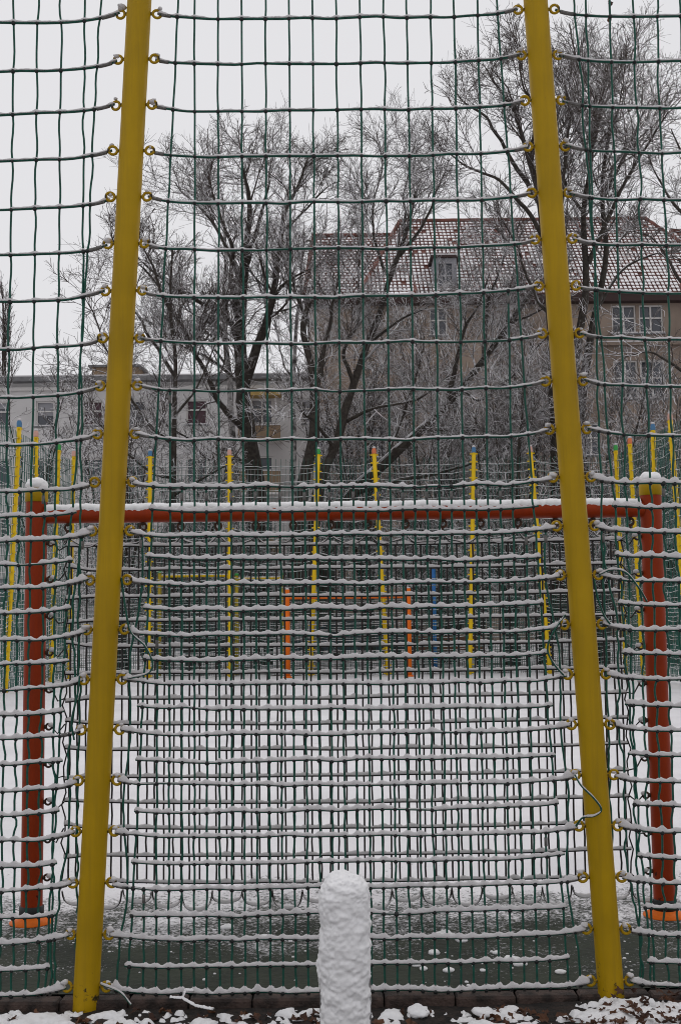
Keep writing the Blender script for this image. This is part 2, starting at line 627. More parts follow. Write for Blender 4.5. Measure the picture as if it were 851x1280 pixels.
# ---------------------------------------------------------------- tall yellow posts with eyelets
NET_Y = 4.79
ROW0, DROW, NROW = 0.048, 0.203, 28
POST_R = 0.0515
LB, LT = at(108, 1247, NET_Y), at(174.5, 2, NET_Y)
RB, RT = at(763, 1239, NET_Y), at(669, 2, NET_Y)


def line_x(B, T, z):
    return B[0] + (T[0] - B[0]) * (np.asarray(z) - B[2]) / (T[2] - B[2])


def left_x(z): return line_x(LB, LT, z)
def right_x(z): return line_x(RB, RT, z)


def eyelet_mesh(name, m, R=0.0180, r=0.0060):
    """welded eyelet reaching out along +x from the pole"""
    a = np.linspace(math.radians(185), math.radians(185 + 350), 19)
    P = np.column_stack([0.027 + R * np.cos(a), a * 0, R * np.sin(a)])
    v, q = loop_tube(P, r, (0, 1, 0), 7)
    mb = MB().add(v, q)
    v, q, t = tubes(np.array([[-0.012, 0, 0], [0.0, 0, 0], [0.012, 0, 0]]), np.array([[0.008, 0.008, 0.0062]]), 7)
    mb.add(v, q)
    return mb.mesh(name, m)


EYE = eyelet_mesh('eyelet', M_YELLOW)


def yellow_post(fx, label, seed):
    zb, zt = -0.09, 5.62
    base = Vector((float(fx(0.0)), NET_Y, 0.0))
    t = thing('net_post', label, 'post', base, 'tall yellow posts of the near net')
    zs = np.concatenate([np.linspace(zb, zt, 40), [zt + 0.02, zt + 0.036, zt + 0.042]])
    P = np.column_stack([fx(zs), np.full(len(zs), NET_Y), zs])
    R = np.full(len(zs), POST_R)
    R[-3:] = [POST_R * 0.86, POST_R * 0.5, 0.002]
    v, q, tr = tubes(P, R[None], 28)
    v = v - np.array(base)
    o = MB().add(v, q).build('pole', M_YELLOW, None)
    o.parent = t
    slope = float(fx(1.0) - fx(0.0))
    for i in range(NROW):
        z = ROW0 + DROW * i
        for s in (-1, 1):
            e = link('eyelet', EYE, t, (float(fx(z)) + s * POST_R, NET_Y, z))
            e.rotation_euler = (rng.normal(0, 0.06), (math.pi if s < 0 else 0) - math.atan(slope) * 0, rng.normal(0, 0.14))
    return t


yellow_post(left_x, 'tall thick yellow pole with eyelets, near net, on the left, leaning inwards', 1)
yellow_post(right_x, 'tall thick yellow pole with eyelets beside dead leaves, near net, on the right, leaning inwards', 2)


# ---------------------------------------------------------------- near net: green ropes under snow
def knot_noise(seed, a):
    return rng.normal(0, a)


def net_panel(label, ends, cols_from, sag, wob, seed, loose):
    """ends(z) -> (x0, x1, tied0, tied1): where a row starts and stops"""
    t = thing('ball_stop_net', label, 'net', (float((ends(0)[0] + ends(0)[1]) / 2), NET_Y, 0), 'panels of the near green net')
    r_ = np.random.default_rng(seed)
    dx = 0.1015
    x0b, x1b, tie0, tie1 = ends(0.0)
    rows = [(i, False) for i in range(NROW)] + [(i + 0.5, True) for i in range(10)]
    rows.sort()
    rowz = {i: ROW0 + DROW * i - (0.0 if i > 10 else 0.005) + r_.normal(0, 0.002) for i, _ in rows}
    phase = {i: r_.normal(0, 0.0025, 90) for i, _ in rows}
    tilt = {i: r_.normal(0, 0.004) for i, _ in rows}

    def row_z(i, x):
        a, b, s0, s1 = ends(rowz[i])
        d = np.minimum(np.where(s0, x - a, 9), np.where(s1, b - x, 9)) - POST_R - 0.03
        dp = sag if i > 10 else sag * 0.78
        k = np.floor((np.asarray(x) + 5) / dx).astype(int) % 90
        f = (np.asarray(x) + 5) / dx - np.floor((np.asarray(x) + 5) / dx)
        ph = phase[i]
        jit = ph[k] * (1 - f) + ph[(k + 1) % 90] * f
        return rowz[i] - dp * (1 - np.exp(-np.clip(d, 0, 9) / 0.10)) + jit + tilt[i] * (x - (a + b) / 2)

    def net_y(x, z):
        return NET_Y + 0.010 * n1(x * 2.3 + z * 1.3, seed)

    # the columns: (x at a height, top row, bottom row 0, ferrule at the top)
    cols = []
    kmin, kmax = math.floor(x0b / dx) - 1, math.ceil(x1b / dx) + 1
    for k2 in range(2 * kmin, 2 * kmax + 1):
        half = k2 % 2 == 1
        xk = k2 * dx / 2 + cols_from
        top = None
        for i in range(NROW - 1, -1, -1):
            if half and i > 10: continue
            a, b, s0, s1 = ends(rowz[i])
            m0 = POST_R + 0.118 if s0 else 0.02
            m1 = POST_R + 0.118 if s1 else 0.02
            if a + m0 + 0.036 < xk < b - m1 - 0.036:
                top = i
                break
        if top is not None and top >= 2:
            cols.append((lambda z, xk=xk: xk + 0 * np.asarray(z), top, half or top < NROW - 1))
    for side in (0, 1):                                   # one more column follows the leaning post
        if ends(0)[2 + side]:
            cols.append((lambda z, side=side: np.asarray([ends(float(zz))[side] for zz in np.atleast_1d(z)]) + (1 if side == 0 else -1) * (POST_R + 0.115), NROW - 1, False))
            cols.append((lambda z, side=side: np.asarray([ends(float(zz))[side] for zz in np.atleast_1d(z)]) + (1 if side == 0 else -1) * (POST_R + 0.070 + 0.022 * np.sin(np.atleast_1d(z) * 7.3 + seed) * np.sin(np.atleast_1d(z) * 3.1)), 9, True))
    colx = []
    for ci, (fx, top, fer) in enumerate(cols):
        ids = [i for i, h in rows if i <= top]
        jx = {i: r_.normal(0, wob * (0.35 if i > 10 else 0.5)) for i in ids}
        pts = []
        for a_, b_ in zip(ids[:-1], ids[1:]):
            za, zb = rowz[a_], rowz[b_]
            xa, xb = float(np.ravel(fx(za))[0]) + jx[a_], float(np.ravel(fx(zb))[0]) + jx[b_]
            za, zb = float(row_z(a_, xa)), float(row_z(b_, xb))
            bow, bow2 = r_.normal(0, wob * 0.8), r_.normal(0, wob * 0.5)
            for u in (0, .2, .4, .6, .8):
                xx = xa + (xb - xa) * u + bow * math.sin(math.pi * u) + bow2 * math.sin(2 * math.pi * u)
                pts.append((xx, 0, za + (zb - za) * u))
        xe = float(np.ravel(fx(rowz[ids[-1]]))[0]) + jx[ids[-1]]
        pts.append((xe, 0, float(row_z(ids[-1], xe))))
        P = np.array(pts)
        if top == NROW - 1:
            P = np.vstack([P, [P[-1, 0], 0, 5.60]])
        # the foot: a ferrule pressed round the bottom row
        foot = np.array([P[0, 0] + r_.normal(0, 0.002), 0, P[0, 2] - 0.010])
        P = np.vstack([foot, P])
        P[:, 1] = net_y(P[:, 0], P[:, 2]) + 0.001
        v, q, tr = tubes(P, 0.0046, 5, True)
        mb = MB().add(v, q, tr)
        # ferrules
        fz = np.array([P[0] + (0, 0, -0.004), P[0] + (0, 0, 0.012), (P[1] * 0.6 + P[2] * 0.4)])
        fz[2] = P[0] + (P[2] - P[0]) * min(1, 0.036 / max(0.001, np.linalg.norm(P[2] - P[0])))
        v, q, tr = tubes(fz, 0.0066, 7, True)
        mb.add(v, q, tr, 1)
        if fer:
            e0 = P[-1] + np.array([0, 0, -0.022])
            v, q, tr = tubes(np.array([e0, e0 + (0, 0, -0.018), e0 + (0, 0, -0.034)]), 0.0068, 7, True)
            mb.add(v, q, tr, 1)
        mb.build('vertical_rope', [M_ROPE, M_SLEEVE], t)
        colx.append((ids, P))
    # where columns cross each row
    cross = {i: [] for i, _ in rows}
    for ids, P in colx:
        for n_, i in enumerate(ids):
            cross[i].append(P[1 + n_ * 5, 0])
    for i, half in rows:
        a, b, s0, s1 = ends(rowz[i])
        if half:
            xs_ = sorted(cross[i])
            inner0, inner1 = (a + POST_R + 0.10 if s0 else a), (b - POST_R - 0.10 if s1 else b)
            xa, xb = inner0 + r_.normal(0, .004), inner1 + r_.normal(0, .004)
        else:
            xa, xb = (a + POST_R + 0.030 if s0 else a), (b - POST_R - 0.030 if s1 else b)
        n = int((xb - xa) / (0.008 if s0 and s1 else 0.011))
        X = np.linspace(xa, xb, n)
        Z = row_z(i, X)
        P = np.column_stack([X, net_y(X, Z), Z])
        v, q, tr = tubes(P[::3] if (n - 1) % 3 == 0 else np.vstack([P[::3], P[-1:]]), 0.0056, 6, True)
        mb = MB().add(v, q, tr)
        kx = np.array(sorted(cross[i])) if cross[i] else np.zeros(0)
        kx = kx[(kx > xa) & (kx < xb)]
        for x_ in kx:
            z_ = float(row_z(i, x_))
            v, q = ball((x_, float(net_y(x_, z_)[0]) - 0.002, z_ - 0.002), 0.0098 * (1 + r_.normal(0, .08)), 7, 4, 0.95)
            mb.add(v, q, None, 1)
        if not half:
            for s_, xe in ((s0, 0), (s1, 1)):
                if s_:
                    sl = P[2:8] if xe == 0 else P[-8:-2]
                    v, q, tr = tubes(sl, 0.0085, 7, True)
                    mb.add(v, q, tr, 2)
                    # the loop through the eyelet
                    e = P[1] if xe == 0 else P[-2]
                    v, q = ball(e, 0.0075, 7, 5)
                    mb.add(v, q, None, 2)
        rope = mb.build('horizontal_rope', [M_ROPE, M_KNOT, M_SLEEVE], t)
        # snow lying along the rope, peaked at the knots
        h0 = 0.0095 if i > 10.2 else 0.0148
        h0 *= 1 + 0.10 * r_.normal()
        pk = np.zeros(n)
        for x_ in kx:
            pk = np.maximum(pk, np.exp(-((X - x_) / 0.012) ** 2))
        hh_ = h0 * np.clip(0.66 + 0.62 * pk + 0.55 * n1(X * 34 + i * 7.7, seed + 5) + 0.40 * n1(X * 95 + i * 3.1, seed + 8), .25, 2)
        ww = 0.0082 * (0.92 + 0.45 * n1(X * 45 + i, seed + 9)) * (1.0 if i > 10.2 else 1.12)
        gone = np.clip((n1(X * 5.5 + i * 11.3, seed + 21, 3) - (.16 if i > 10.2 else .30)) * 9, 0, .85)
        hh_ = hh_ * (1 - gone)
        ww = ww * (1 - .35 * gone)
        dend = np.minimum(np.where(s0 or half, X - xa, 9), np.where(s1 or half, xb - X, 9))
        if not half:
            lump = np.exp(-(dend / 0.045) ** 2)
            hh_ = hh_ * (1 + 0.75 * lump)
            ww = ww * (1 + 0.55 * lump)
        tp = np.sqrt(np.clip(dend / 0.010 + 0.15, 0.15, 1))
        v, q, tr = snow_cap(P + np.array([0, -0.0006, 0.0028]), hh_ * tp, ww * tp, 0.0012 if i > 10.2 else 0.0022)
        sm = MB().add(v, q, tr)
        if not half:                                      # a little heap on each eyelet
            for s_, e in ((s0, P[0]), (s1, P[-1])):
                if s_:
                    c_ = e + np.array([r_.normal(0, .003), -.001, .0205 + r_.normal(0, .0015)])
                    v, q = ball(c_, .0125 * (1 + .25 * r_.normal()), 9, 6, .62)
                    sm.add(v + (v - c_) * (.45 * vnoise(v * 140, 4))[:, None], q)
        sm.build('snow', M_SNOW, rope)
    for pts in loose:                                     # slack rope ends
        P = np.array([at(px, py, NET_Y - off) for px, py, off in pts])
        tt = np.linspace(0, 1, len(P))
        # smooth with a Catmull-Rom spline
        out = []
        Pp = np.vstack([2 * P[0] - P[1], P, 2 * P[-1] - P[-2]])
        for k in range(1, len(Pp) - 2):
            for u in np.linspace(0, 1, 7, endpoint=False):
                p0, p1, p2, p3 = Pp[k - 1:k + 3]
                out.append(0.5 * (2 * p1 + (p2 - p0) * u + (2 * p0 - 5 * p1 + 4 * p2 - p3) * u ** 2 + (3 * p1 - p0 - 3 * p2 + p3) * u ** 3))
        out = np.array(out + [P[-1]])
        v, q = loop_tube(out, 0.0040, (0, 1, 0), 6)
        o = MB().add(v, q).build('loose_rope', M_ROPE, t)
        T = np.gradient(out, axis=0)
        fl = np.abs(T[:, 2]) / (np.linalg.norm(T, axis=1) + 1e-9)
        hs = 0.008 * np.clip(1.15 - fl, 0.08, 1) * (1 + 0.5 * n1(np.arange(len(out)) * 1.3, seed))
        v, q = loop_tube(out + np.array([0.001, -0.0015, 0.0035]), np.maximum(hs * 0.62, 0.001), (0, 1, 0), 6)
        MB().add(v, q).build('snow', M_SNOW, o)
    return t


SIDE = 2.75
net_panel('green rope net under snow between the two thick yellow poles',
          lambda z: (float(left_x(z)), float(right_x(z)), True, True), float(at(423, 300, NET_Y)[0]), 0.030, 0.0017, 11,
          [[(718, 968, .03), (726, 982, .05), (742, 998, .075), (751, 1012, .075), (742, 1020, .075), (728, 1022, .06), (719, 1033, .03)],
           [(152, 722, .01), (157, 760, .015), (164, 790, .02), (182, 808, .02), (191, 830, .02), (184, 842, .02), (160, 848, .015)],
           [(706, 768, .01), (690, 792, .02), (684, 812, .02), (692, 830, .02), (706, 846, .01)],
           [(126, 1230, .01), (150, 1240, .05), (164, 1256, .08)]])
net_panel('green rope net under snow to the left of the thick yellow poles',
          lambda z: (-SIDE, float(left_x(z)), False, True), float(at(44, 300, NET_Y)[0]) % 0.1015 - 0.1015, 0.042, 0.0042, 12,
          [[(100, 845, .01), (97, 870, .02), (90, 900, .02), (93, 925, .01)]])
net_panel('green rope net under snow to the right of the thick yellow poles',
          lambda z: (float(right_x(z)), SIDE, True, False), float(at(801, 300, NET_Y)[0]) % 0.1015, 0.036, 0.0042, 13,
          [[(748, 718, .01), (764, 712, .02), (782, 716, .02), (798, 735, .02), (808, 752, .01)],
           [(742, 724, .01), (746, 745, .015), (754, 768, .015), (762, 780, .01)]])

# ---------------------------------------------------------------- upright steel bar plastered with snow
PB = at(430, 1088, 3.9)
zt_ = float(PB[2])
bar = thing('steel_upright', 'low steel upright plastered with fluffy snow, in front of the net', 'bollard', (float(PB[0]), 3.9, -0.06))
prof = [(-0.083, -0.26), (0.083, -0.26), (0.083, zt_ - 0.30), (0.055, zt_ - 0.14), (0.03, zt_ - .10), (-0.03, zt_ - .10), (-0.055, zt_ - 0.14), (-0.083, zt_ - 0.30)]
nP = len(prof)
V = [(PB[0] + x_, 3.9 + yy, z_) for yy in (-0.02, 0.03) for x_, z_ in prof]
mb = MB().add(V, [(i, (i + 1) % nP, nP + (i + 1) % nP, nP + i) for i in range(nP)],
              [(0, i + 1, i) for i in range(1, nP - 1)] + [(nP, nP + i, nP + i + 1) for i in range(1, nP - 1)])
mb.build('steel_plate', M_STEEL, bar, smooth=False)
NV, NU = 190, 120
u = np.linspace(0, 2 * math.pi, NU, endpoint=False)
V = []
for k in range(NV + 1):
    w_ = k / NV
    if w_ < 0.78:
        z_ = -0.10 + (zt_ - 0.085 + 0.10) * (w_ / 0.78)
        sc = 1.0
    else:
        a = (w_ - 0.78) / 0.22 * math.pi / 2
        z_ = zt_ - 0.085 + 0.085 * math.sin(a)
        sc = max(math.cos(a), 0.001) ** 0.85
    hw = 0.0815 - 0.008 * float(np.clip((0.30 - z_) / 0.12, 0, 1))
    cs, sn = np.cos(u), np.sin(u)
    X = np.sign(cs) * np.abs(cs) ** 0.95 * hw * sc
    Y = np.sign(sn) * np.abs(sn) ** 0.8
    Y = np.where(Y < 0, Y * 0.085, Y * (0.012 + 0.028 * np.clip((z_ - zt_ + 0.09) / 0.06, 0, 1))) * sc
    V.append(np.column_stack([PB[0] + X, 3.9 - 0.012 + Y, np.full(NU, z_)]))
V = np.concatenate(V)
cN = np.column_stack([V[:, 0] - PB[0], V[:, 1] - 3.9, np.clip(V[:, 2] - zt_ + 0.06, 0, 1)])
cN /= np.linalg.norm(cN, axis=1, keepdims=True) + 1e-9
dsp = 0.008 * fbm(V * np.array([13, 13, 16]), 2, 51) + 0.009 * fbm(V * np.array([28, 28, 40]), 2, 57) + 0.005 * (np.abs(vnoise(V * 70, 58)) - .3) + 0.0045 * fbm(V * 150, 3, 59)
V = V + cN * dsp[:, None]
i = np.arange((NV + 1) * NU).reshape(NV + 1, NU)
nx_ = np.roll(i, -1, 1)
MB().add(V, np.stack([i[:-1], nx_[:-1], nx_[1:], i[1:]], -1).reshape(-1, 4)).build('snow', M_SNOWP, bar)

# ---------------------------------------------------------------- the near goal
GY = 5.92
gl, gr = float(ground(41, 1152)[0]), float(ground(832, 1146)[0])
GY = float((ground(41, 1152)[1] + ground(832, 1146)[1]) / 2)
GH = 2.05
goal = thing('football_goal', 'red steel football goal with yellow caps, behind the near net', 'goal', ((gl + gr) / 2, GY, 0))
GR = 0.054
for gx, s in ((gl, 1), (gr, -1)):
    zs = np.linspace(0, GH + 0.065, 30)
    v, q, tr = tubes(np.column_stack([np.full(30, gx), np.full(30, GY), zs]), GR, 26)
    p = MB().add(v, q).build('post', M_RED, goal)
    v, q = lathe([(GR + .0015, 0), (GR + .004, .002), (GR + .004, .055), (GR * .93, .072), (GR * .6, .086), (0.001, .091)], (gx, GY, GH + .065))
    MB().add(v, q).build('cap', M_YELLOW, p)
    vb, qb = ball((gx, GY, GH + .152), GR * 1.06, 26, 16, 0.62)
    vb = vb + 0.011 * (vb - np.array([gx, GY, GH + .13])) / GR * fbm(vb * 40, 3, 61)[:, None]
    MB().add(vb, qb).build('snow', M_SNOWP, p)
    v, q = lathe([(.108, 0), (.108, .005), (.07, .022), (GR + .002, .036), (GR + .002, .05)], (gx, GY, 0.002))
    MB().add(v, q).build('base_flange', M_ORANGE, p)
    v, q = lathe([(GR + .001, .03), (GR + .007, .032), (GR + .007, .082), (GR + .001, .085)], (gx, GY, 0.0))
    MB().add(v, q).build('collar', M_KNOT, p)
    for k in range(10):
        z = 0.22 + 0.187 * k
        a = np.linspace(0, 2 * math.pi, 15)
        P = np.column_stack([gx + s * (GR + .022) + .015 * np.cos(a), np.full(15, GY), z + .015 * np.sin(a)])
        v, q = loop_tube(P, 0.0055, (0, 1, 0), 6)
        mb = MB().add(v, q)
        v, q = ball((gx + s * (GR + .004), GY, z), 0.011, 8, 6)
        mb.add(v, q)
        v, q = ball((gx + s * (GR + .034), GY - .002, z + .009 + rng.normal(0, .003)), 0.014 + 0.004 * rng.random(), 8, 6, 0.75)
        mb.add(v, q, None, 1)
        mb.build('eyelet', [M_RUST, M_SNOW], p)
CZ = GH - 0.005
xs = np.linspace(gl + GR * .8, gr - GR * .8, 60)
v, q, tr = tubes(np.column_stack([xs, np.full(60, GY), np.full(60, CZ)]), 0.042, 22)
bar_ = MB().add(v, q).build('crossbar', M_RED, goal)
n = 420
X = np.linspace(gl + GR + .004, gr - GR - .004, n)
V = []
aa = np.radians(np.linspace(30, 150, 13))
rr = 0.0425
for k in range(n):
    lo = 0.0015
    th = 0.016 * (1 + 0.35 * n1(X[k] * 9, 70)[0] + 0.2 * n1(X[k] * 40, 71)[0])
    edge = np.sin(aa)
    jag = math.radians(26) * float(n1(X[k] * 55, 75, 3)[0])
    ak = aa + np.linspace(jag, -jag, 13)
    rad = rr - .001 + th * np.clip((edge - .5) * 2.4, 0, 1) ** 0.5
    V.append(np.column_stack([np.full(13, X[k]), GY - np.cos(ak) * rad, CZ + np.sin(ak) * rad]))
V = np.concatenate(V)
V[:, 1:] += (V[:, 1:] - [GY, CZ]) / rr * (0.0035 * fbm(V * 45, 3, 73))[:, None]
i = np.arange(n * 13).reshape(n, 13)
MB().add(V, np.stack([i[:-1, :-1], i[1:, :-1], i[1:, 1:], i[:-1, 1:]], -1).reshape(-1, 4)).build('snow', M_SNOWP, bar_)
hooks = np.arange(gl + 0.165, gr - 0.1, 0.193)
for hx in hooks:
    a = np.linspace(0, 2 * math.pi, 17)
    P = np.column_stack([np.full(17, hx) + .016 * np.cos(a), np.full(17, GY), CZ - 0.064 + .018 * np.sin(a)])
    v, q = loop_tube(P, 0.0062, (0, 1, 0), 7)
    mb = MB().add(v, q)
    v, q, tr = tubes(np.array([[hx, GY, CZ - .034], [hx, GY, CZ - .046], [hx + .003, GY, CZ - .056]]), 0.009, 8, True)
    mb.add(v, q, tr)
    v, q, tr = tubes(np.array([[hx - .004, GY - .004, CZ - .085], [hx - .002, GY - .005, CZ - .10], [hx + .004, GY - .003, CZ - .106]]), 0.006, 7, True)
    mb.add(v, q, tr)
    mb.build('hook', M_RUST, bar_)

# the black goal net hanging from the hooks
gn = thing('goal_net', 'black rope net under snow hanging in the red football goal', 'net', ((gl + gr) / 2, GY, 0))
nx0, nx1 = gl + 0.155, gr - 0.155
rz = [1.888 - 0.1298 * k for k in range(14)]
DXG = 0.0441
gcols = np.arange(nx0 + 0.02, nx1, DXG)
gcols = gcols + np.where(np.arange(len(gcols)) % 3 == 0, 0.004, -0.002) + rng.normal(0, .0015, len(gcols))
gsag = [rng.normal(0, .004) for _ in rz]


def grow_z(k, x):
    u = (np.asarray(x) - nx0) / (nx1 - nx0)
    return rz[k] + gsag[k] - 0.014 * np.sin(math.pi * u) * (0.5 + 0.1 * k / 2) + 0.006 * n1(np.asarray(x) * 3 + k * 5, 80) + 0.020 * np.exp(-((u) / .03) ** 2) * math.sin(k * 1.9)


def gy(x, z):
    return GY + 0.02 * n1(np.asarray(x) * 1.5 + 9, 81) + 0.012


for k in range(len(rz)):
    n = 340
    X = np.linspace(nx0, nx1, n)
    Z = grow_z(k, X)
    P = np.column_stack([X, gy(X, Z), Z])
    v, q, tr = tubes(P[::3], 0.0058, 5, True)
    mb = MB().add(v, q, tr)
    for x_ in gcols:
        v, q = ball((x_, float(gy(x_, 0)[0]), float(np.ravel(grow_z(k, x_))[0])), 0.0072, 5, 3)
        mb.add(v, q)
    r = mb.build('horizontal_rope', M_BLACKROPE, gn)
    pk = np.zeros(n)
    for x_ in gcols[::3]:
        pk = np.maximum(pk, np.exp(-((X - x_) / 0.018) ** 2))
    hh_ = 0.0165 * np.clip(0.75 + 0.40 * pk + 0.6 * n1(X * 24 + k * 5.5, 83) + 0.35 * n1(X * 80 + k, 84), .2, 2)
    ww = 0.0095 * (1 + 0.2 * n1(X * 28 + k, 85))
    v, q, tr = snow_cap(P + np.array([0, -.0005, .003]), hh_, ww * .9, 0.001)
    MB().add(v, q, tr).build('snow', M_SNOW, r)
for ci, x_ in enumerate(gcols):
    pts = []
    j = rng.normal(0, .0018, len(rz))
    for k in range(len(rz)):
        pts.append((x_, float(gy(x_, 0)[0]), float(np.ravel(grow_z(k, x_))[0])))
        if k < len(rz) - 1:
            z2 = float(np.ravel(grow_z(k + 1, x_))[0])
            pts.append((x_ + j[k], float(gy(x_, 0)[0]), (pts[-1][2] + z2) / 2))
    v, q, tr = tubes(np.array(pts), 0.0050, 5, True)
    MB().add(v, q, tr).build('vertical_rope', M_BLACKROPE, gn)
# head rope looping from hook to hook and foot rope in scallops
pts = []
hk = [nx0 - .03] + list(hooks) + [nx1 + .03]
for a_, b_ in zip(hk[:-1], hk[1:]):
    for u_ in np.linspace(0, 1, 14, endpoint=False):
        e = min(u_, 1 - u_) * (b_ - a_)
        pts.append((a_ + (b_ - a_) * u_, GY + .01, CZ - .108 - 0.040 * (1 - math.exp(-e / 0.025)) - 0.012 * math.sin(math.pi * u_) + 0.006 * math.sin(3 * math.pi * u_ + a_ * 9)))
P = np.array(pts)
v, q, tr = tubes(P, 0.0052, 6, True)
r = MB().add(v, q, tr).build('head_rope', M_BLACKROPE, gn)
v, q, tr = snow_cap(P, 0.008 * (0.7 + 0.6 * n1(P[:, 0] * 20, 90)), 0.006, 0.001)
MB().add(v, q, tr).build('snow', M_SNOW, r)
# short slack ties from the head rope to the first row
for a_ in np.arange(nx0 + .05, nx1, 0.0965):
    P = np.array([(a_ + .02 * math.sin(a_ * 31), GY + .01, CZ - .15), (a_ + .012, GY + .008, CZ - .168), (a_ + .004, GY + .012, rz[0])])
    v, q, tr = tubes(P, 0.0035, 5, True)
    MB().add(v, q, tr).build('tie', M_BLACKROPE, gn)
mbr, mbs = MB(), MB()
fx = np.arange(nx0, nx1, 0.15)
for k, a_ in enumerate(fx):
    u_ = np.linspace(0, 1, 22)
    dp = 0.075 + 0.02 * math.sin(k * 2.1)
    wv = 0.15
    P = np.column_stack([a_ + wv * (u_ - .12 * np.sin(2 * math.pi * u_)), GY + .02 * np.sin(u_ * math.pi + k) - .01,
                         grow_z(13, a_ + wv * u_) - 0.036 - dp * np.sin(math.pi * u_) ** 0.8])
    v, q, tr = tubes(P, 0.0046, 6, True)
    o = MB().add(v, q, tr).build('foot_loop', M_BLACKROPE, gn)
    T = np.gradient(P, axis=0)
    fl = np.abs(T[:, 2]) / (np.linalg.norm(T, axis=1) + 1e-9)
    hs = 0.017 * np.clip(1.25 - fl, 0.3, 1) * (1 + .35 * n1(u_ * 6 + k * 3, 92))
    v, q, tr = snow_cap(P, hs, 0.011 * np.clip(1.25 - fl, .5, 1), .002)
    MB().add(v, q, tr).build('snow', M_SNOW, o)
# side ties of the goal net
for gx, s, ne in ((gl, 1, nx0), (gr, -1, nx1)):
    for k in range(10):
        z = 0.22 + 0.187 * k
        kk = int(np.argmin([abs(r0 - z) for r0 in rz]))
        P = np.array([(gx + s * (GR + .036), GY, z), ((gx + s * (GR + .036) + ne) / 2, GY - .01, (z + rz[kk]) / 2 - .02 - .02 * rng.random()), (ne, GY + .01, rz[kk])])
        v, q, tr = tubes(P, 0.0040, 6, True)
        MB().add(v, q, tr).build('tie', M_BLACKROPE, gn)
    P = np.array([(ne + .012 * math.sin(k * 2.3), GY + .012 + .01 * math.cos(k * 1.7), z) for k, z in enumerate(np.linspace(rz[0], rz[-1], 28))])
    v, q, tr = tubes(P, 0.0040, 6, True)
    MB().add(v, q, tr).build('edge_rope', M_BLACKROPE, gn)

# crumbs of snow, leaves and twigs on the bare floor
def leaf_mesh(mb, p, size, ang, tilt, seed):
    r0 = np.random.default_rng(seed)
    k = 13
    a = np.linspace(0, 2 * math.pi, k, endpoint=False)
    rad = np.where(np.arange(k) % 2 == 0, 1.0, 0.55) * (1 + .2 * r0.normal(size=k))
    L_ = np.column_stack([rad * np.cos(a) * 0.9, rad * np.sin(a) * 0.7, 0.28 * np.cos(a * 2 + r0.random() * 6) + .1 * r0.normal(size=k)]) * size
    ca, sa = math.cos(ang), math.sin(ang)
    R = np.array([[ca, -sa, 0], [sa, ca, 0], [0, 0, 1]]) @ np.array([[1, 0, 0], [0, math.cos(tilt), -math.sin(tilt)], [0, math.sin(tilt), math.cos(tilt)]])
    L_ = (np.vstack([[0, 0, 0], L_])) @ R.T + p
    top = [(0, i + 1, (i + 1) % k + 1) for i in range(k)]
    mb.add(L_, None, top)


M_LEAF = mat('dead_leaf', (0.040, 0.016, 0.009), 0.75, color2=(0.115, 0.048, 0.022), scale=9)
mb = MB()
for k in range(270):
    if k < 70: p = np.array([rng.normal(1.22, .17), rng.uniform(4.35, 4.77), 0])
    elif k < 82: p = np.array([rng.normal(-1.05, .3), rng.uniform(4.35, 4.7), 0])
    else: p = np.array([rng.uniform(-1.7, 1.7), rng.uniform(4.2, 4.72), 0])
    p[2] = float(soil_z(p[None, :2])[0]) + 0.012 + 0.03 * rng.random() * (k < 70)
    leaf_mesh(mb, p, rng.uniform(.018, .034), rng.random() * 6.28, rng.normal(0, .5), k)
tag(mb.build('leaf_litter', M_LEAF, smooth=False), 'brown dead leaves strewn over the soil by the kerb', 'leaves', kind='stuff')
mb = MB()
for px, py, s in ((530, 1212, .020), (542, 1192, .03), (640, 1200, .035), (650, 1206, .03), (556, 1170, .05), (620, 1192, .02), (520, 1208, .02), (576, 1176, .03),
                  (460, 1178, .02), (604, 1214, .015), (700, 1216, .02), (240, 1150, .03), (560, 1214, .025), (330, 1172, .025), (284, 1160, .03), (770, 1150, .03)):
    c = ground(px, py)
    v, q = ball((c[0], c[1], 0.004), s, 12, 8, 0.42)
    v = v + (v - c) * (0.5 * fbm(v * 45, 3, 95))[:, None]
    mb.add(v, q)
for k in range(90):
    c = np.array([rng.uniform(-1.6, 1.6), rng.uniform(4.9, 6.0), 0.001])
    s = rng.uniform(.003, .010)
    v, q = ball(c, s, 7, 5, 0.5)
    mb.add(v + (v - c) * (0.5 * fbm(v * 60, 2, 96))[:, None], q)
tag(mb.build('snow_crumbs', M_SNOWP), 'small crumbs of snow scattered on the bare green floor', 'snow', kind='stuff')
for px, py, s, lab in ((604, 1256, .040, 'rounded cap of snow on a brown leaf beside the kerb'),
                       (522, 1258, .045, 'flat snow cap with bare twigs by the kerb next to the snow plastered upright')):
    c = at(px, py, 4.66)
    c[2] = float(soil_z(c[None, :2])[0]) + .012
    r = thing('snow_capped_leaf', lab, 'snow', tuple(c))
    m2 = MB()
    leaf_mesh(m2, c + (0, 0, -.004), s * 1.15, 1.0, .1, int(px))
    m2.build('leaf', M_LEAF, r, smooth=False)
    v, q = ball((c[0], c[1], c[2] + .004), s, 22, 16, 0.42)
    v = v + (v - c) * (0.75 * fbm(v * 26, 4, 97))[:, None]
    MB().add(v, q).build('snow', M_SNOWP, r)
pts = [at(*p) for p in ((128 + 85, 1247, 4.70), (228, 1248, 4.69), (246, 1258, 4.66), (268, 1262, 4.60))]
tw = thing('fallen_twig', 'forked fallen twig with snow lying against the dark kerb', 'twig', tuple(pts[0]))
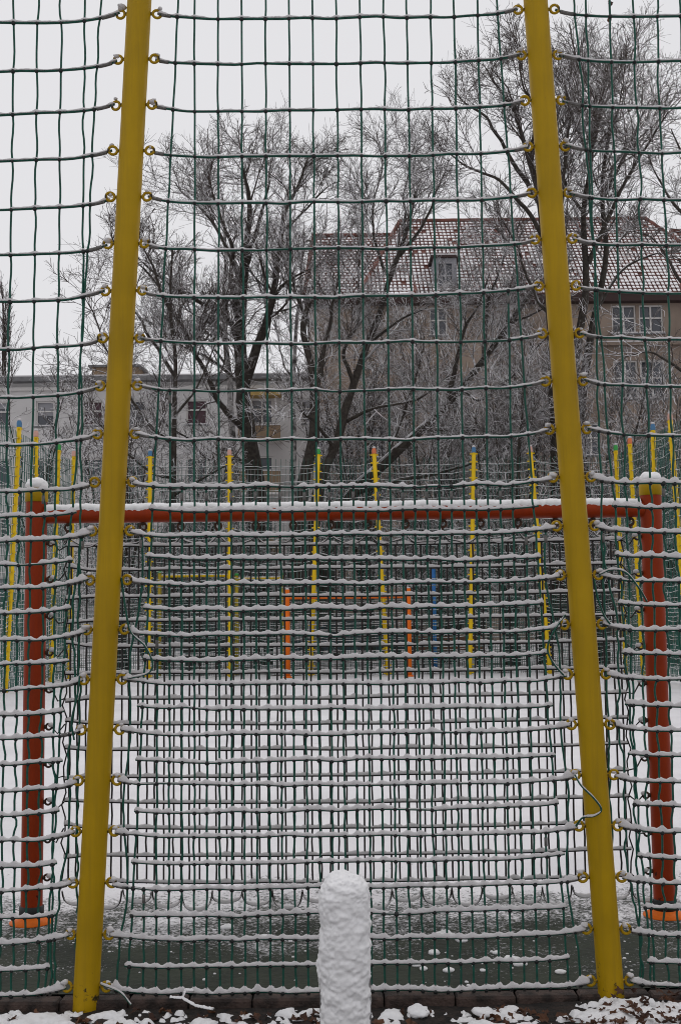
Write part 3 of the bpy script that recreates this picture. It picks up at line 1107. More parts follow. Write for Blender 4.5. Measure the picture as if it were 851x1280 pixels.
for pp, r0 in ((pts, .006), ([at(228, 1248, 4.69), at(232, 1238, 4.70), at(243, 1238, 4.71)], .004)):
    v, q, tr = tubes(np.array(pp), r0, 6, True)
    o = MB().add(v, q, tr).build('branch', M_BARK, tw)
    Pq = np.array([np.array(pp[0]) + (np.array(pp[-1]) - np.array(pp[0])) * 0])
    PP = np.vstack([np.linspace(pp[k], pp[k + 1], 12, endpoint=False) for k in range(len(pp) - 1)])
    v, q, tr = snow_cap(PP, 0.008 * (1 + .8 * n1(np.arange(len(PP)) * .9, 98)), 0.007 * (1 + .5 * n1(np.arange(len(PP)) * 1.1, 99)), .001)
    MB().add(v, q, tr).build('snow', M_SNOWP, o)

# ---------------------------------------------------------------- far end of the cage
FY = 29.1
FAR = []      # (base, top)


def far_post(bpx, tpx, tpy, Yb, Yt, capc, label):
    zt = 5.68
    B = at(bpx, 800, Yb); B[2] = 0
    T = at(tpx, tpy, Yt); T[2] = zt
    t = thing('net_post', label, 'post', tuple(B), 'yellow posts round the far half of the field')
    zs = np.linspace(-.05, zt - .12, 12)
    P = B + (T - B) * ((zs) / zt)[:, None]
    v, q, tr = tubes(P, 0.052, 14, True)
    MB().add(v, q, tr).build('pole', M_YELLOW_FAR, t)
    e = P[-1]
    v, q = lathe([(.056, 0), (.056, .09), (.045, .13), (.02, .15), (.001, .155)], e, 14)
    c = MB().add(v, q).build('cap', CAPS[capc], t)
    v, q = ball(e + (0, 0, .16), .05, 10, 6, .6)
    MB().add(v, q).build('snow', M_SNOW, c)
    zz = np.arange(ROW0, zt - .15, DROW)
    mb = MB()
    for z in zz:
        c = B + (T - B) * (z / zt)
        for d in ((1, 0), (-1, 0)) if abs(Yt - FY) < .9 and abs(B[0]) < 6.2 else ((0, 1), (0, -1)):
            v, q = box((c[0] + d[0] * .075, c[1] + d[1] * .075, z), (.05, .035, .03))
            mb.add(v, q)
    tag(mb.build('eyelets', M_YELLOW_FAR, t, smooth=False), kind='stuff')
    return (B, T)


E = []
E.append(far_post(186, 188, 563, FY, FY, 'blue', 'far yellow post with blue cap, leftmost on the far end line'))
E.append(far_post(288, 287, 562, FY, FY, 'pink', 'far yellow post with pink cap between the dark trunk and the blue capped post'))
E.append(far_post(388, 398, 562, FY, FY, 'green', 'far yellow post with green cap behind the left half of the orange goal'))
E.append(far_post(484, 467, 562, FY, FY, 'orange', 'far yellow post with orange cap behind the right half of the orange goal'))
E.append(far_post(586, 592, 561, FY, FY, 'blue', 'far yellow post with blue cap right of the orange goal'))
E.append(far_post(686, 662, 560, FY, FY, 'pink', 'far slanting yellow post with pink cap beside the thick right hand pole'))
XS, XR = 6.90, 7.12


def side_post(sx, Yb, Yt, capc, label):
    zt = 5.68
    k = sx / abs(sx)
    px = 425.5 + 0
    B, T = np.array([sx, Yb, 0.0]), np.array([sx * 0.985, Yt, zt])
    t = thing('net_post', label, 'post', tuple(B), 'yellow posts round the far half of the field')
    zs = np.linspace(-.05, zt - .12, 12)
    P = B + (T - B) * ((zs) / zt)[:, None]
    v, q, tr = tubes(P, 0.052, 14, True)
    MB().add(v, q, tr).build('pole', M_YELLOW_FAR, t)
    e = P[-1]
    v, q = lathe([(.056, 0), (.056, .09), (.045, .13), (.02, .15), (.001, .155)], e, 14)
    c = MB().add(v, q).build('cap', CAPS[capc], t)
    v, q = ball(e + (0, 0, .16), .05, 10, 6, .6)
    MB().add(v, q).build('snow', M_SNOW, c)
    mb = MB()
    for z in np.arange(ROW0, zt - .15, DROW):
        c = B + (T - B) * (z / zt)
        for d in (-1, 1):
            v, q = box((c[0] - k * .02, c[1] + d * .075, z), (.05, .05, .03))
            mb.add(v, q)
    tag(mb.build('eyelets', M_YELLOW_FAR, t, smooth=False), kind='stuff')
    return (B, T)


LS = [side_post(-XS, 24.0, 24.4, 'blue', 'yellow side post with blue cap, tallest looking one left of the red goal'),
      side_post(-XS, 26.1, 25.75, 'pink', 'yellow side post with pink cap rising behind the left red goalpost'),
      side_post(-XS, 27.7, 27.85, 'green', 'yellow side post with green cap, left side of the field'),
      side_post(-XS * .985, 29.1, 29.0, 'pink', 'yellow corner post with pink cap at the left end of the far line')]
RS = [side_post(XR, 24.0, 24.4, 'pink', 'yellow side post with pink cap, tallest looking one beyond the right red goalpost'),
      side_post(XR, 26.1, 25.75, 'blue', 'yellow side post with blue cap rising behind the right red goalpost'),
      side_post(XR, 27.7, 27.85, 'orange', 'yellow side post with orange cap, right side of the field'),
      side_post(XR * .99, 29.1, 29.0, 'green', 'yellow corner post with green cap at the right end of the far line')]


def far_net(label, posts, seed, rr_=.0058, rc_=.0044, rs_=.0080):
    """posts: list of (base, top); one joined rope part and one joined snow part for each bay"""
    t = thing('ball_stop_net', label, 'net', tuple(posts[0][0]), 'nets round the far half of the field')
    r_ = np.random.default_rng(seed)
    for (B0, T0), (B1, T1) in zip(posts[:-1], posts[1:]):
        mb, ms = MB(), MB()
        zrows = list(ROW0 + DROW * np.arange(27)) + list(ROW0 + DROW * (np.arange(10) + .5))
        P = []
        for z in zrows:
            a = B0 + (T0 - B0) * z / 5.68
            b = B1 + (T1 - B1) * z / 5.68
            u_ = np.linspace(0, 1, 15)
            ln = np.linalg.norm(b - a)
            p = a + (b - a) * u_[:, None]
            e = np.minimum(u_, 1 - u_) * ln
            p[:, 2] = z - (0.075 + .02 * r_.normal()) * (1 - np.exp(-e / .25)) + .008 * r_.normal(size=15)
            P.append(p)
        P = np.array(P)
        v, q, _ = tubes(P, rr_, 4)
        mb.add(v, q)
        Ps = P.copy(); Ps[:, :, 2] += 0.006
        Rr = np.full(Ps.shape[:2], rs_) * (1 + .25 * r_.normal(size=Ps.shape[:2]))
        v, q, _ = tubes(Ps, Rr, 4)
        ms.add(v, q)
        ln = np.linalg.norm(B1 - B0)
        nC = int(ln / .1015)
        C = []
        for k in range(1, nC * 2):
            u0 = k / (nC * 2)
            top = 5.45 if k % 2 == 0 else 2.07
            zz = np.linspace(0.03, top, 6)
            a = B0 + (B1 - B0) * u0
            b = T0 + (T1 - T0) * u0
            p = a + (b - a) * (zz / 5.68)[:, None]
            p[:, :2] += .008 * r_.normal(size=(6, 2))
            p[:, 2] = zz
            C.append(p)
        v, q, _ = tubes(np.array(C), rc_, 4)
        mb.add(v, q)
        pn = tag(mb.build('rope_mesh', M_ROPE_FAR, t, smooth=False), kind='stuff')
        tag(ms.build('snow', M_SNOW, pn, smooth=False), kind='stuff')
    return t


def side_fill(sx):
    out = []
    for Yb in (22.1, 20.0, 18.0):
        out.append((np.array([sx, Yb, 0.]), np.array([sx * .985, Yb, 5.68])))
    return out[::-1]


far_net('snowy green net along the far end line behind the orange goal', [LS[-1]] + E + [RS[-1]], 31)
far_net('snowy green net along the left side of the field', side_fill(-XS) + LS, 32, .0065, .0056, .0095)
far_net('snowy green net along the right side of the field', side_fill(XR) + RS, 33, .0065, .0056, .0095)

# far goal
fl_, fr_ = ground(360, 847), ground(512, 846)
fgy = (fl_[1] + fr_[1]) / 2
fg = thing('football_goal', 'small looking orange football goal at the far end of the field', 'goal', ((fl_[0] + fr_[0]) / 2, fgy, 0))
for gx in (fl_[0], fr_[0]):
    v, q, tr = tubes(np.array([(gx, fgy, 0), (gx, fgy, 1.0), (gx, fgy, 2.14)]), 0.062, 14, True)
    p = MB().add(v, q, tr).build('post', M_ORANGE, fg)
    v, q = lathe([(.11, 0), (.11, .02), (.065, .04)], (gx, fgy, .003), 14)
    MB().add(v, q).build('base_flange', M_ORANGE, p)
    v, q = ball((gx, fgy, 2.15), .05, 10, 6, .6)
    MB().add(v, q).build('snow', M_SNOW, p)
v, q, tr = tubes(np.array([(fl_[0], fgy, 1.95), (fr_[0], fgy, 1.95)]), 0.050, 12)
cb = MB().add(v, q).build('crossbar', M_ORANGE, fg)
xs = np.linspace(fl_[0], fr_[0], 60)
v, q, tr = snow_cap(np.column_stack([xs, np.full(60, fgy), np.full(60, 1.990)]), .012, .024, .001)
MB().add(v, q, tr).build('snow', M_SNOW, cb)
fn = thing('goal_net', 'dark net in the far orange goal', 'net', ((fl_[0] + fr_[0]) / 2, fgy, 0))
P = []
for z in np.arange(.12, 1.9, .13):
    u_ = np.linspace(0, 1, 14)
    P.append(np.column_stack([fl_[0] + .1 + (fr_[0] - fl_[0] - .2) * u_, np.full(14, fgy + .03), z - .02 * np.sin(u_ * math.pi) + rng.normal(0, .006, 14)]))
P = np.array(P)
v, q, _ = tubes(P, .0042, 4)
mb = MB().add(v, q)
Cc = [[(x_, fgy + .03, .06), (x_ + rng.normal(0, .01), fgy + .03, 1.0), (x_, fgy + .03, 1.9)] for x_ in np.arange(fl_[0] + .1, fr_[0] - .1, .065)]
v, q, _ = tubes(np.array(Cc), .004, 4)
mb.add(v, q)
pn = tag(mb.build('rope_mesh', M_BLACKROPE, fn, smooth=False), kind='stuff')
P[:, :, 2] += .008
v, q, _ = tubes(P, .0070, 4)
tag(MB().add(v, q).build('snow', M_SNOW, pn, smooth=False), kind='stuff')

exec_trees = True
# ---------------------------------------------------------------- trees
def spawn(rg, P, R, spacing, lo, len_fn, r_ratio, ang, n, up, wander, rmin):
    """children of polylines P (B,m,3): returns (B2,n,3), (B2,n)"""
    B, m, _ = P.shape
    seg = np.linalg.norm(np.diff(P, axis=1), axis=2)
    L = seg.sum(1)
    cnt = rg.poisson(L * (1 - lo) / spacing)
    idx = np.repeat(np.arange(B), cnt)
    N = len(idx)
    if N == 0: return np.zeros((0, n, 3)), np.zeros((0, n))
    t = lo + (1 - lo) * rg.random(N) ** 0.85
    f = t * (m - 1)
    i0 = np.minimum(f.astype(int), m - 2)
    fr = (f - i0)[:, None]
    p = P[idx, i0] * (1 - fr) + P[idx, i0 + 1] * fr
    r = R[idx, i0] * (1 - fr[:, 0]) + R[idx, i0 + 1] * fr[:, 0]
    T = P[idx, i0 + 1] - P[idx, i0]
    T /= np.linalg.norm(T, axis=1, keepdims=True) + 1e-9
    rv = rg.normal(size=(N, 3))
    rv[:, 1] *= 0.8
    rv -= (rv * T).sum(1, keepdims=True) * T
    rv /= np.linalg.norm(rv, axis=1, keepdims=True) + 1e-9
    a = np.radians(rg.normal(ang, 12, N))[:, None]
    d = T * np.cos(a) + rv * np.sin(a)
    d[:, 2] += up
    d /= np.linalg.norm(d, axis=1, keepdims=True)
    ln = len_fn(L[idx], t) * np.exp(rg.normal(0, .28, N))
    out = np.zeros((N, n, 3))
    out[:, 0] = p
    st = ln / (n - 1)
    bend = rg.normal(size=(N, 3)) * wander
    for k in range(1, n):
        d = d + bend * .6 + rg.normal(size=(N, 3)) * wander + np.array([0, 0, up * .25])
        d /= np.linalg.norm(d, axis=1, keepdims=True)
        out[:, k] = out[:, k - 1] + d * st[:, None]
    r0 = np.maximum(np.minimum(r * r_ratio, ln * 0.016 + .002), rmin)
    rad = np.maximum(r0[:, None] * np.linspace(1, .35, n)[None], rmin * .75)
    return out, rad


def smooth_line(pts, n):
    P = np.array(pts, float)
    Pp = np.vstack([2 * P[0] - P[1], P, 2 * P[-1] - P[-2]])
    out = []
    for u in np.linspace(0, len(P) - 1, n):
        k = min(int(u), len(P) - 2)
        s = u - k
        p0, p1, p2, p3 = Pp[k:k + 4]
        out.append(0.5 * (2 * p1 + (p2 - p0) * s + (2 * p0 - 5 * p1 + 4 * p2 - p3) * s ** 2 + (3 * p1 - p0 - 3 * p2 + p3) * s ** 3))
    return np.array(out)


def make_tree(name, label, cat, trunk, limbs, seed, d1=0.5, d2=0.26, d3=0.17, l1=2.4, l2=1.1, l3=0.55, up=.18, bark=None, twig=None, rmin=.0055,
              lo=.25, ang=45, group=None, wander=.13, lo_trunk=.5, kind='tree', spread_trunk=True, ntw=3):
    """trunk, limbs: lists of ((px, py, Y) ..., r0, r1)"""
    rg = np.random.default_rng(seed)
    bark, twig = bark or M_BARK, twig or M_TWIG

    def conv(L):
        pts, r0, r1 = L
        return smooth_line([at(*p) for p in pts], 26), r1 + (r0 - r1) * (1 - np.linspace(0, 1, 26)) ** 1.35
    tr = [conv(L) for L in trunk]
    lb = [conv(L) for L in limbs]
    base = tr[0][0][0].copy()
    t = thing(name, label, kind, (float(base[0]), float(base[1]), 0), group)
    mb = MB()
    for P, R in tr:
        P = P.copy()
        P += fbm(P * 1.2, 2, seed)[:, None] * np.array([1, 1, 0]) * R[:, None] * .6
        v, q, _ = tubes(P, (R * (1 + .07 * fbm(P * 4, 2, seed + 3)))[None], 12)
        mb.add(v, q)
    mb.build('trunk', bark, t)
    mains = []
    for P, R in lb:
        P = P + fbm(P * 1.5, 2, seed + 5)[:, None] * np.array([.10, .1, .10])
        mains.append((P, R))
        v, q, _ = tubes(P, R[None], 8)
        MB().add(v, q).build('limb', bark, t)
    mains = mains + ([(P[int(26 * lo_trunk):], R[int(26 * lo_trunk):]) for P, R in tr] if spread_trunk else [])
    # resample to a common length
    A = np.array([smooth_line(P, 26) for P, R in mains])
    AR = np.array([np.interp(np.linspace(0, 1, 26), np.linspace(0, 1, len(R)), R) for P, R in mains])
    b1, r1 = spawn(rg, A, AR, d1, lo, lambda L, u: l1 * (1.15 - .75 * u), .45, ang, 9, up, wander, .014)
    # the ends of the limbs go on as branches
    ends, er = spawn(rg, A[:, -4:], AR[:, -4:], .12, .3, lambda L, u: l1 * .6 + 0 * L, .8, 28, 9, up, wander, .012)
    b1, r1 = np.concatenate([b1, ends]), np.concatenate([r1, er])
    b2, r2 = spawn(rg, b1, r1, d2, .12, lambda L, u: l2 * (1.15 - .6 * u) * np.clip(L / l1, .4, 1.2), .6, 46, 5, up * .8, wander * 1.15, .0085)
    b3, r3 = spawn(rg, b2, r2, d3, .10, lambda L, u: l3 * (1.1 - .5 * u) * np.clip(L / l2, .45, 1.2), .7, 44, ntw, up * .6, wander * 1.3, rmin)
    mc = MB()
    for P, R, s in ((b1, r1, 5), (b2, r2, 3), (b3, r3, 3)):
        if len(P):
            v, q, _ = tubes(P, R, s)
            mc.add(v, q)
    o = mc.build('crown', twig, t, smooth=False)
    make_tree.count += len(b3)
    return t


make_tree.count = 0
Y1 = 36.0
make_tree('bare_tree', 'big bare tree with forked dark trunk standing left of centre', 'tree',
          [([(322, 770, Y1), (322, 640, Y1), (313, 560, Y1), (303, 490, Y1), (300, 430, Y1), (303, 370, Y1)], .36, .17)],
          [([(306, 478, Y1), (322, 430, Y1 - .4), (337, 385, Y1 - .5), (345, 330, Y1 - .5), (356, 270, Y1 - .6), (372, 235, Y1 - .8), (382, 205, Y1 - 1)], .17, .03),
           ([(303, 370, Y1), (308, 320, Y1 + .2), (312, 250, Y1 + .3), (306, 215, Y1 + .2), (300, 180, Y1)], .15, .02),
           ([(300, 420, Y1), (287, 400, Y1 - .5), (262, 382, Y1 - 1), (228, 366, Y1 - 1.5), (190, 340, Y1 - 2), (170, 318, Y1 - 2.4)], .10, .02),
           ([(302, 480, Y1), (285, 465, Y1 + .6), (255, 445, Y1 + 1), (220, 430, Y1 + 1.5), (190, 428, Y1 + 2)], .09, .02),
           ([(308, 540, Y1), (290, 520, Y1 - .6), (268, 492, Y1 - 1), (245, 448, Y1 - 1.5), (222, 400, Y1 - 1.8), (190, 350, Y1 - 2), (150, 300, Y1 - 2.2)], .12, .02),
           ([(303, 360, Y1), (290, 320, Y1 + .8), (262, 270, Y1 + 1.2), (236, 248, Y1 + 1.5), (220, 228, Y1 + 1.7)], .09, .02),
           ([(299, 400, Y1), (290, 350, Y1 - .4), (286, 300, Y1 - .8), (270, 255, Y1 - 1), (262, 222, Y1 - 1.2)], .10, .02),
           ([(333, 395, Y1 - .5), (350, 360, Y1 - 1), (380, 340, Y1 - 1.5), (410, 330, Y1 - 1.8)], .07, .015),
           ([(352, 290, Y1 - .5), (375, 270, Y1 - .2), (398, 245, Y1), (412, 232, Y1)], .06, .015),
           ([(309, 330, Y1 + .2), (326, 270, Y1 + .5), (335, 235, Y1 + .8), (340, 200, Y1 + 1)], .08, .02),
           ([(315, 590, Y1), (280, 560, Y1 - 1), (262, 575, Y1 - 1.4), (240, 555, Y1 - 1.8), (205, 525, Y1 - 2)], .07, .02)],
          101, d1=.27, d2=.15, d3=.085, ntw=2, l1=2.4, l2=1.05, l3=.55, up=.2)
Y2 = 34.0
make_tree('bare_tree', 'bare tree with several thin trunks leaning right, behind the green capped post', 'tree',
          [([(372, 775, Y2), (374, 690, Y2), (380, 600, Y2), (394, 520, Y2), (390, 460, Y2), (380, 410, Y2), (388, 370, Y2)], .26, .07),
           ([(384, 775, Y2), (390, 690, Y2), (402, 600, Y2), (424, 540, Y2 + .3), (438, 490, Y2 + .5), (468, 410, Y2 + 1), (490, 340, Y2 + 1), (508, 290, Y2 + 1), (520, 240, Y2 + 1)], .22, .05)],
          [([(392, 505, Y2), (402, 450, Y2 - .3), (412, 400, Y2 - .5), (422, 350, Y2 - .6), (425, 300, Y2 - .6)], .09, .02),
           ([(385, 400, Y2), (372, 370, Y2 + .3), (362, 330, Y2 + .5), (358, 290, Y2 + .5)], .06, .02),
           ([(440, 480, Y2 + .5), (432, 440, Y2), (446, 400, Y2), (448, 350, Y2), (452, 300, Y2)], .07, .02),
           ([(486, 350, Y2 + 1), (470, 310, Y2 + 1.3), (466, 260, Y2 + 1.4), (478, 210, Y2 + 1.5)], .06, .02),
           ([(500, 320, Y2 + 1), (530, 280, Y2 + .5), (545, 240, Y2 + .3), (560, 200, Y2 + .2)], .06, .02),
           ([(505, 300, Y2 + 1), (505, 250, Y2 + 1.4), (512, 205, Y2 + 1.6), (520, 175, Y2 + 1.8)], .05, .015),
           ([(415, 560, Y2), (395, 530, Y2 - .8), (380, 515, Y2 - 1.2), (372, 500, Y2 - 1.5)], .06, .02),
           ([(460, 430, Y2 + .8), (500, 400, Y2 + .4), (530, 385, Y2), (550, 372, Y2)], .05, .015),
           ([(428, 530, Y2 + .4), (470, 510, Y2 - .4), (520, 500, Y2 - 1), (560, 470, Y2 - 1.2)], .06, .02)],
          102, d1=.24, d2=.15, d3=.10, ntw=2, l1=2.1, l2=.95, l3=.5, twig=M_TWIG_SNOW, lo_trunk=.35)
Y3 = 35.5
make_tree('bare_tree', 'bare tree whose long snowy trunk slants far over to the right', 'tree',
          [([(405, 780, Y3), (412, 680, Y3), (440, 618, Y3), (490, 570, Y3), (540, 524, Y3), (585, 475, Y3), (618, 430, Y3), (650, 385, Y3), (676, 350, Y3)], .26, .06)],
          [([(560, 505, Y3), (572, 450, Y3 - .3), (580, 410, Y3 - .5), (596, 385, Y3 - .6), (612, 340, Y3 - .8)], .09, .02),
           ([(605, 455, Y3), (606, 400, Y3 + .4), (612, 370, Y3 + .6), (626, 335, Y3 + .8), (630, 300, Y3 + 1)], .09, .02),
           ([(575, 490, Y3), (600, 500, Y3 - .6), (640, 470, Y3 - 1), (665, 440, Y3 - 1.2), (690, 415, Y3 - 1.5)], .06, .02),
           ([(530, 535, Y3), (570, 536, Y3 - 1), (610, 540, Y3 - 1.4), (650, 530, Y3 - 1.6), (700, 500, Y3 - 2)], .07, .02),
           ([(445, 615, Y3), (500, 600, Y3 - 1.2), (550, 590, Y3 - 1.6), (600, 575, Y3 - 2), (645, 555, Y3 - 2.2)], .08, .02),
           ([(480, 580, Y3), (500, 530, Y3 + .8), (520, 470, Y3 + 1), (530, 420, Y3 + 1)], .07, .02),
           ([(635, 405, Y3), (660, 395, Y3 - .6), (690, 380, Y3 - 1), (715, 360, Y3 - 1)], .05, .015)],
          103, d1=.24, d2=.15, d3=.10, ntw=2, l1=2.0, l2=.9, l3=.5, twig=M_TWIG_SNOW, lo_trunk=.4)
Y4 = 33.0
make_tree('bare_tree', 'tall bare tree behind the thick right hand pole reaching the top of the picture', 'tree',
          [([(700, 780, Y4), (698, 640, Y4), (694, 520, Y4), (690, 420, Y4), (682, 320, Y4), (672, 240, Y4), (655, 180, Y4), (642, 132, Y4)], .24, .05)],
          [([(684, 330, Y4), (700, 260, Y4 - .3), (705, 200, Y4 - .5), (712, 145, Y4 - .6), (706, 105, Y4 - .6)], .09, .02),
           ([(676, 260, Y4), (640, 200, Y4 + .4), (610, 150, Y4 + .6), (585, 132, Y4 + .8), (573, 115, Y4 + 1)], .08, .02),
           ([(664, 200, Y4), (668, 140, Y4 - .4), (656, 110, Y4 - .6), (650, 85, Y4 - .6)], .07, .02),
           ([(680, 300, Y4), (650, 250, Y4 - .8), (615, 220, Y4 - 1), (580, 205, Y4 - 1.2), (560, 190, Y4 - 1.2)], .07, .02),
           ([(650, 150, Y4), (625, 110, Y4 - .3), (612, 95, Y4 - .4), (603, 78, Y4 - .4)], .05, .015),
           ([(689, 400, Y4), (660, 350, Y4 + .6), (640, 300, Y4 + 1), (620, 260, Y4 + 1)], .06, .02)],
          104, d1=.24, d2=.14, d3=.085, ntw=2, l1=2.3, l2=.95, l3=.5, up=.22)
make_tree('bare_tree', 'bare tree with twin trunks right of the thick right hand pole', 'tree',
          [([(712, 790, 34.), (712, 640, 34.), (712, 520, 34.), (722, 430, 34.), (733, 350, 34.), (728, 270, 34.), (738, 200, 34.), (744, 120, 34.)], .22, .05),
           ([(718, 790, 34.5), (720, 600, 34.5), (728, 480, 34.5), (742, 400, 34.5), (757, 320, 34.5), (752, 240, 34.5), (762, 160, 34.5)], .20, .05)],
          [([(735, 330, 34.), (765, 260, 33.6), (790, 210, 33.4), (815, 170, 33.2), (835, 140, 33)], .08, .02),
           ([(752, 250, 34.5), (778, 200, 35), (797, 155, 35.2), (812, 125, 35.4)], .07, .02),
           ([(730, 270, 34.), (705, 230, 33.5), (695, 180, 33.3), (700, 130, 33.2)], .06, .02),
           ([(741, 180, 34.), (750, 130, 34.4), (746, 100, 34.6), (750, 80, 34.8)], .06, .015),
           ([(738, 200, 34.), (715, 150, 34.6), (712, 115, 35), (720, 90, 35)], .06, .015),
           ([(760, 170, 34.5), (775, 125, 34), (780, 105, 33.8)], .05, .015),
           ([(745, 390, 34.5), (775, 340, 35), (810, 320, 35.4), (845, 315, 35.6)], .06, .02),
           ([(722, 430, 34.), (702, 380, 33.6), (698, 330, 33.4), (705, 290, 33.2)], .06, .02)],
          105, d1=.25, d2=.14, d3=.085, ntw=2, l1=2.3, l2=.95, l3=.5, up=.2)
make_tree('bare_tree', 'bare tree with drooping twigs at the right edge of the picture', 'tree',
          [([(885, 800, 31.), (882, 640, 31.), (880, 500, 31.), (876, 380, 31.), (870, 280, 31.), (866, 200, 31.)], .20, .05)],
          [([(874, 380, 31.), (845, 340, 31.), (815, 300, 31.), (790, 290, 31.)], .06, .015),
           ([(870, 290, 31.), (842, 250, 31.2), (822, 220, 31.4), (810, 190, 31.6)], .06, .015),
           ([(878, 480, 31.), (845, 460, 30.6), (815, 440, 30.3), (780, 445, 30)], .06, .015),
           ([(868, 230, 31.), (850, 190, 30.8), (840, 160, 30.6)], .05, .015)],
          106, d1=.24, d2=.15, d3=.10, ntw=2, l1=1.8, l2=.8, l3=.42, up=.06)
make_tree('bare_tree', 'slim bare tree with fine snowy twigs behind the thick left hand pole', 'tree',
          [([(215, 780, 33.), (216, 640, 33.), (218, 540, 33.), (219, 450, 33.), (213, 380, 33.), (216, 310, 33.)], .12, .03)],
          [([(217, 560, 33.), (180, 520, 32.6), (150, 470, 32.4), (125, 420, 32.2), (110, 380, 32)], .06, .015),
           ([(218, 520, 33.), (250, 480, 33.4), (270, 430, 33.8)], .05, .015),
           ([(218, 470, 33.), (185, 420, 33.4), (160, 360, 33.6), (148, 310, 33.8), (138, 270, 34)], .06, .015),
           ([(214, 390, 33.), (190, 330, 32.6), (175, 290, 32.4)], .05, .015),
           ([(216, 600, 33.), (180, 585, 32), (150, 560, 31.6), (120, 530, 31.4)], .05, .015),
           ([(216, 620, 33.), (250, 600, 32.4), (285, 580, 32), (300, 560, 31.8)], .05, .015)],
          107, d1=.22, d2=.14, d3=.10, ntw=2, l1=1.7, l2=.8, l3=.45, lo_trunk=.3)
make_tree('birch_tree', 'birch with pale speckled trunk beside the big forked tree', 'tree',
          [([(296, 780, 38.), (294, 640, 38.), (290, 540, 38.), (285, 460, 38.), (280, 390, 38.), (282, 320, 38.), (278, 250, 38.)], .17, .04)],
          [([(285, 460, 38.), (255, 420, 38.4), (240, 370, 38.6)], .05, .015), ([(281, 380, 38.), (305, 330, 38.5), (315, 280, 38.8)], .05, .015),
           ([(291, 560, 38.), (262, 540, 37.4), (238, 552, 37), (215, 560, 36.8)], .06, .02)],
          108, d1=.45, d2=.28, d3=.22, l1=1.5, l2=.7, l3=.4, bark=M_BIRCH)
make_tree('birch_tree', 'slender birch with pale trunk just left of the leaning trunks', 'tree',
          [([(366, 780, 37.), (366, 640, 37.), (368, 560, 37.), (366, 480, 37.), (371, 410, 37.), (376, 350, 37.), (380, 290, 37.)], .13, .035)],
          [([(367, 480, 37.), (350, 440, 37.4), (345, 400, 37.6)], .04, .015), ([(373, 390, 37.), (395, 340, 37.3), (402, 290, 37.5)], .04, .015)],
          109, d1=.45, d2=.28, d3=.22, l1=1.5, l2=.7, l3=.4, bark=M_BIRCH)
make_tree('poplar_tree', 'distant slim poplar at the left edge above the white building', 'tree',
          [([(4, 780, 80.), (4, 600, 80.), (5, 480, 80.), (5, 420, 80.), (4, 370, 80.)], .35, .05)],
          [([(4, 520, 80.), (10, 470, 80.), (12, 420, 80.), (10, 385, 80.)], .10, .03), ([(4, 500, 80.), (-2, 450, 80.), (-4, 410, 80.)], .10, .03),
           ([(4, 480, 80.), (8, 430, 80.), (6, 380, 80.)], .10, .03), ([(4, 540, 80.), (14, 490, 80.), (16, 450, 80.)], .08, .03), ([(4, 560, 80.), (-6, 490, 80.), (-10, 440, 80.)], .08, .03)],
          110, d1=.45, d2=.4, d3=.35, l1=2.2, l2=1.2, l3=.7, up=.9, rmin=.014, ang=25)


def shrub(label, px, py_top, Y, width, seed, stems=9, twig=None, dens=1.0):
    """many-stemmed shrub: py_top is the pixel height its top reaches"""
    rg = np.random.default_rng(seed)
    limbs = []
    c = at(px, 800, Y)
    zt = at(px, py_top, Y)[2]
    b = np.array([c[0], Y, 0.0])
    def inv(p):
        d = np.array(p) - np.array([0, 0, H])
        l = C3.T @ d
        return (425.5 + F_PX * l[0] / -l[2], 640 - F_PX * l[1] / -l[2], float(p[1]))
    L = []
    for k in range(stems):
        ex = rg.uniform(-1, 1) * width
        ey = rg.uniform(-.8, .8) * width * .8
        e = b + np.array([ex, ey, zt * rg.uniform(.7, 1.0)])
        m1 = b + np.array([ex * .25, ey * .25, zt * .35])
        m2 = b + np.array([ex * .65, ey * .6, zt * .72])
        L.append(([inv(b + rg.normal(size=3) * [.12, .12, 0]), inv(m1), inv(m2), inv(e)], .045, .010))
    make_tree('bare_shrub', label, 'shrub', L[:1], L[1:], seed, d1=.34 / dens, d2=.21, d3=.125, ntw=2, l1=1.4, l2=.8, l3=.40, twig=twig or M_TWIG_SNOW, lo=.12,
              kind='shrub', group='snowy shrubs beyond the far net', wander=.17, ang=50, lo_trunk=.2, rmin=.0065)


shrub('snow laden shrub right of the thick right hand pole, under the tall windows', 752, 445, 32.5, 1.6, 201, 12, dens=1.25)
shrub('snow laden shrub behind the pink capped slanting far post', 640, 440, 33.0, 1.7, 202, 12, dens=1.2)
shrub('snow laden shrub under the slanting trunk', 545, 470, 37.5, 1.9, 203, 12, dens=1.15)
shrub('snow laden shrub between the leaning trunks and the orange capped far post', 460, 450, 38.0, 1.7, 204, 12, dens=1.15)
shrub('snowy shrub behind the thick left hand pole, below the balconies', 150, 500, 32.5, 1.6, 205, 11)
shrub('low snowy shrub left of the dark forked trunk', 240, 570, 33.5, 1.5, 206, 10)
shrub('snow laden shrub in front of the brown house at the right edge', 835, 480, 33.5, 1.4, 207, 9)
shrub('thin snowy sapling in front of the white building at the left edge', 40, 470, 34.0, 0.9, 208, 6, dens=.7)
shrub('snow laden shrub filling the gap beneath the tiled roof in the middle', 600, 400, 42.0, 2.3, 209, 12, dens=0.85)
shrub('snow laden shrub in front of the brown wall, behind the green capped post', 420, 395, 43.0, 2.2, 210, 11, dens=0.85)

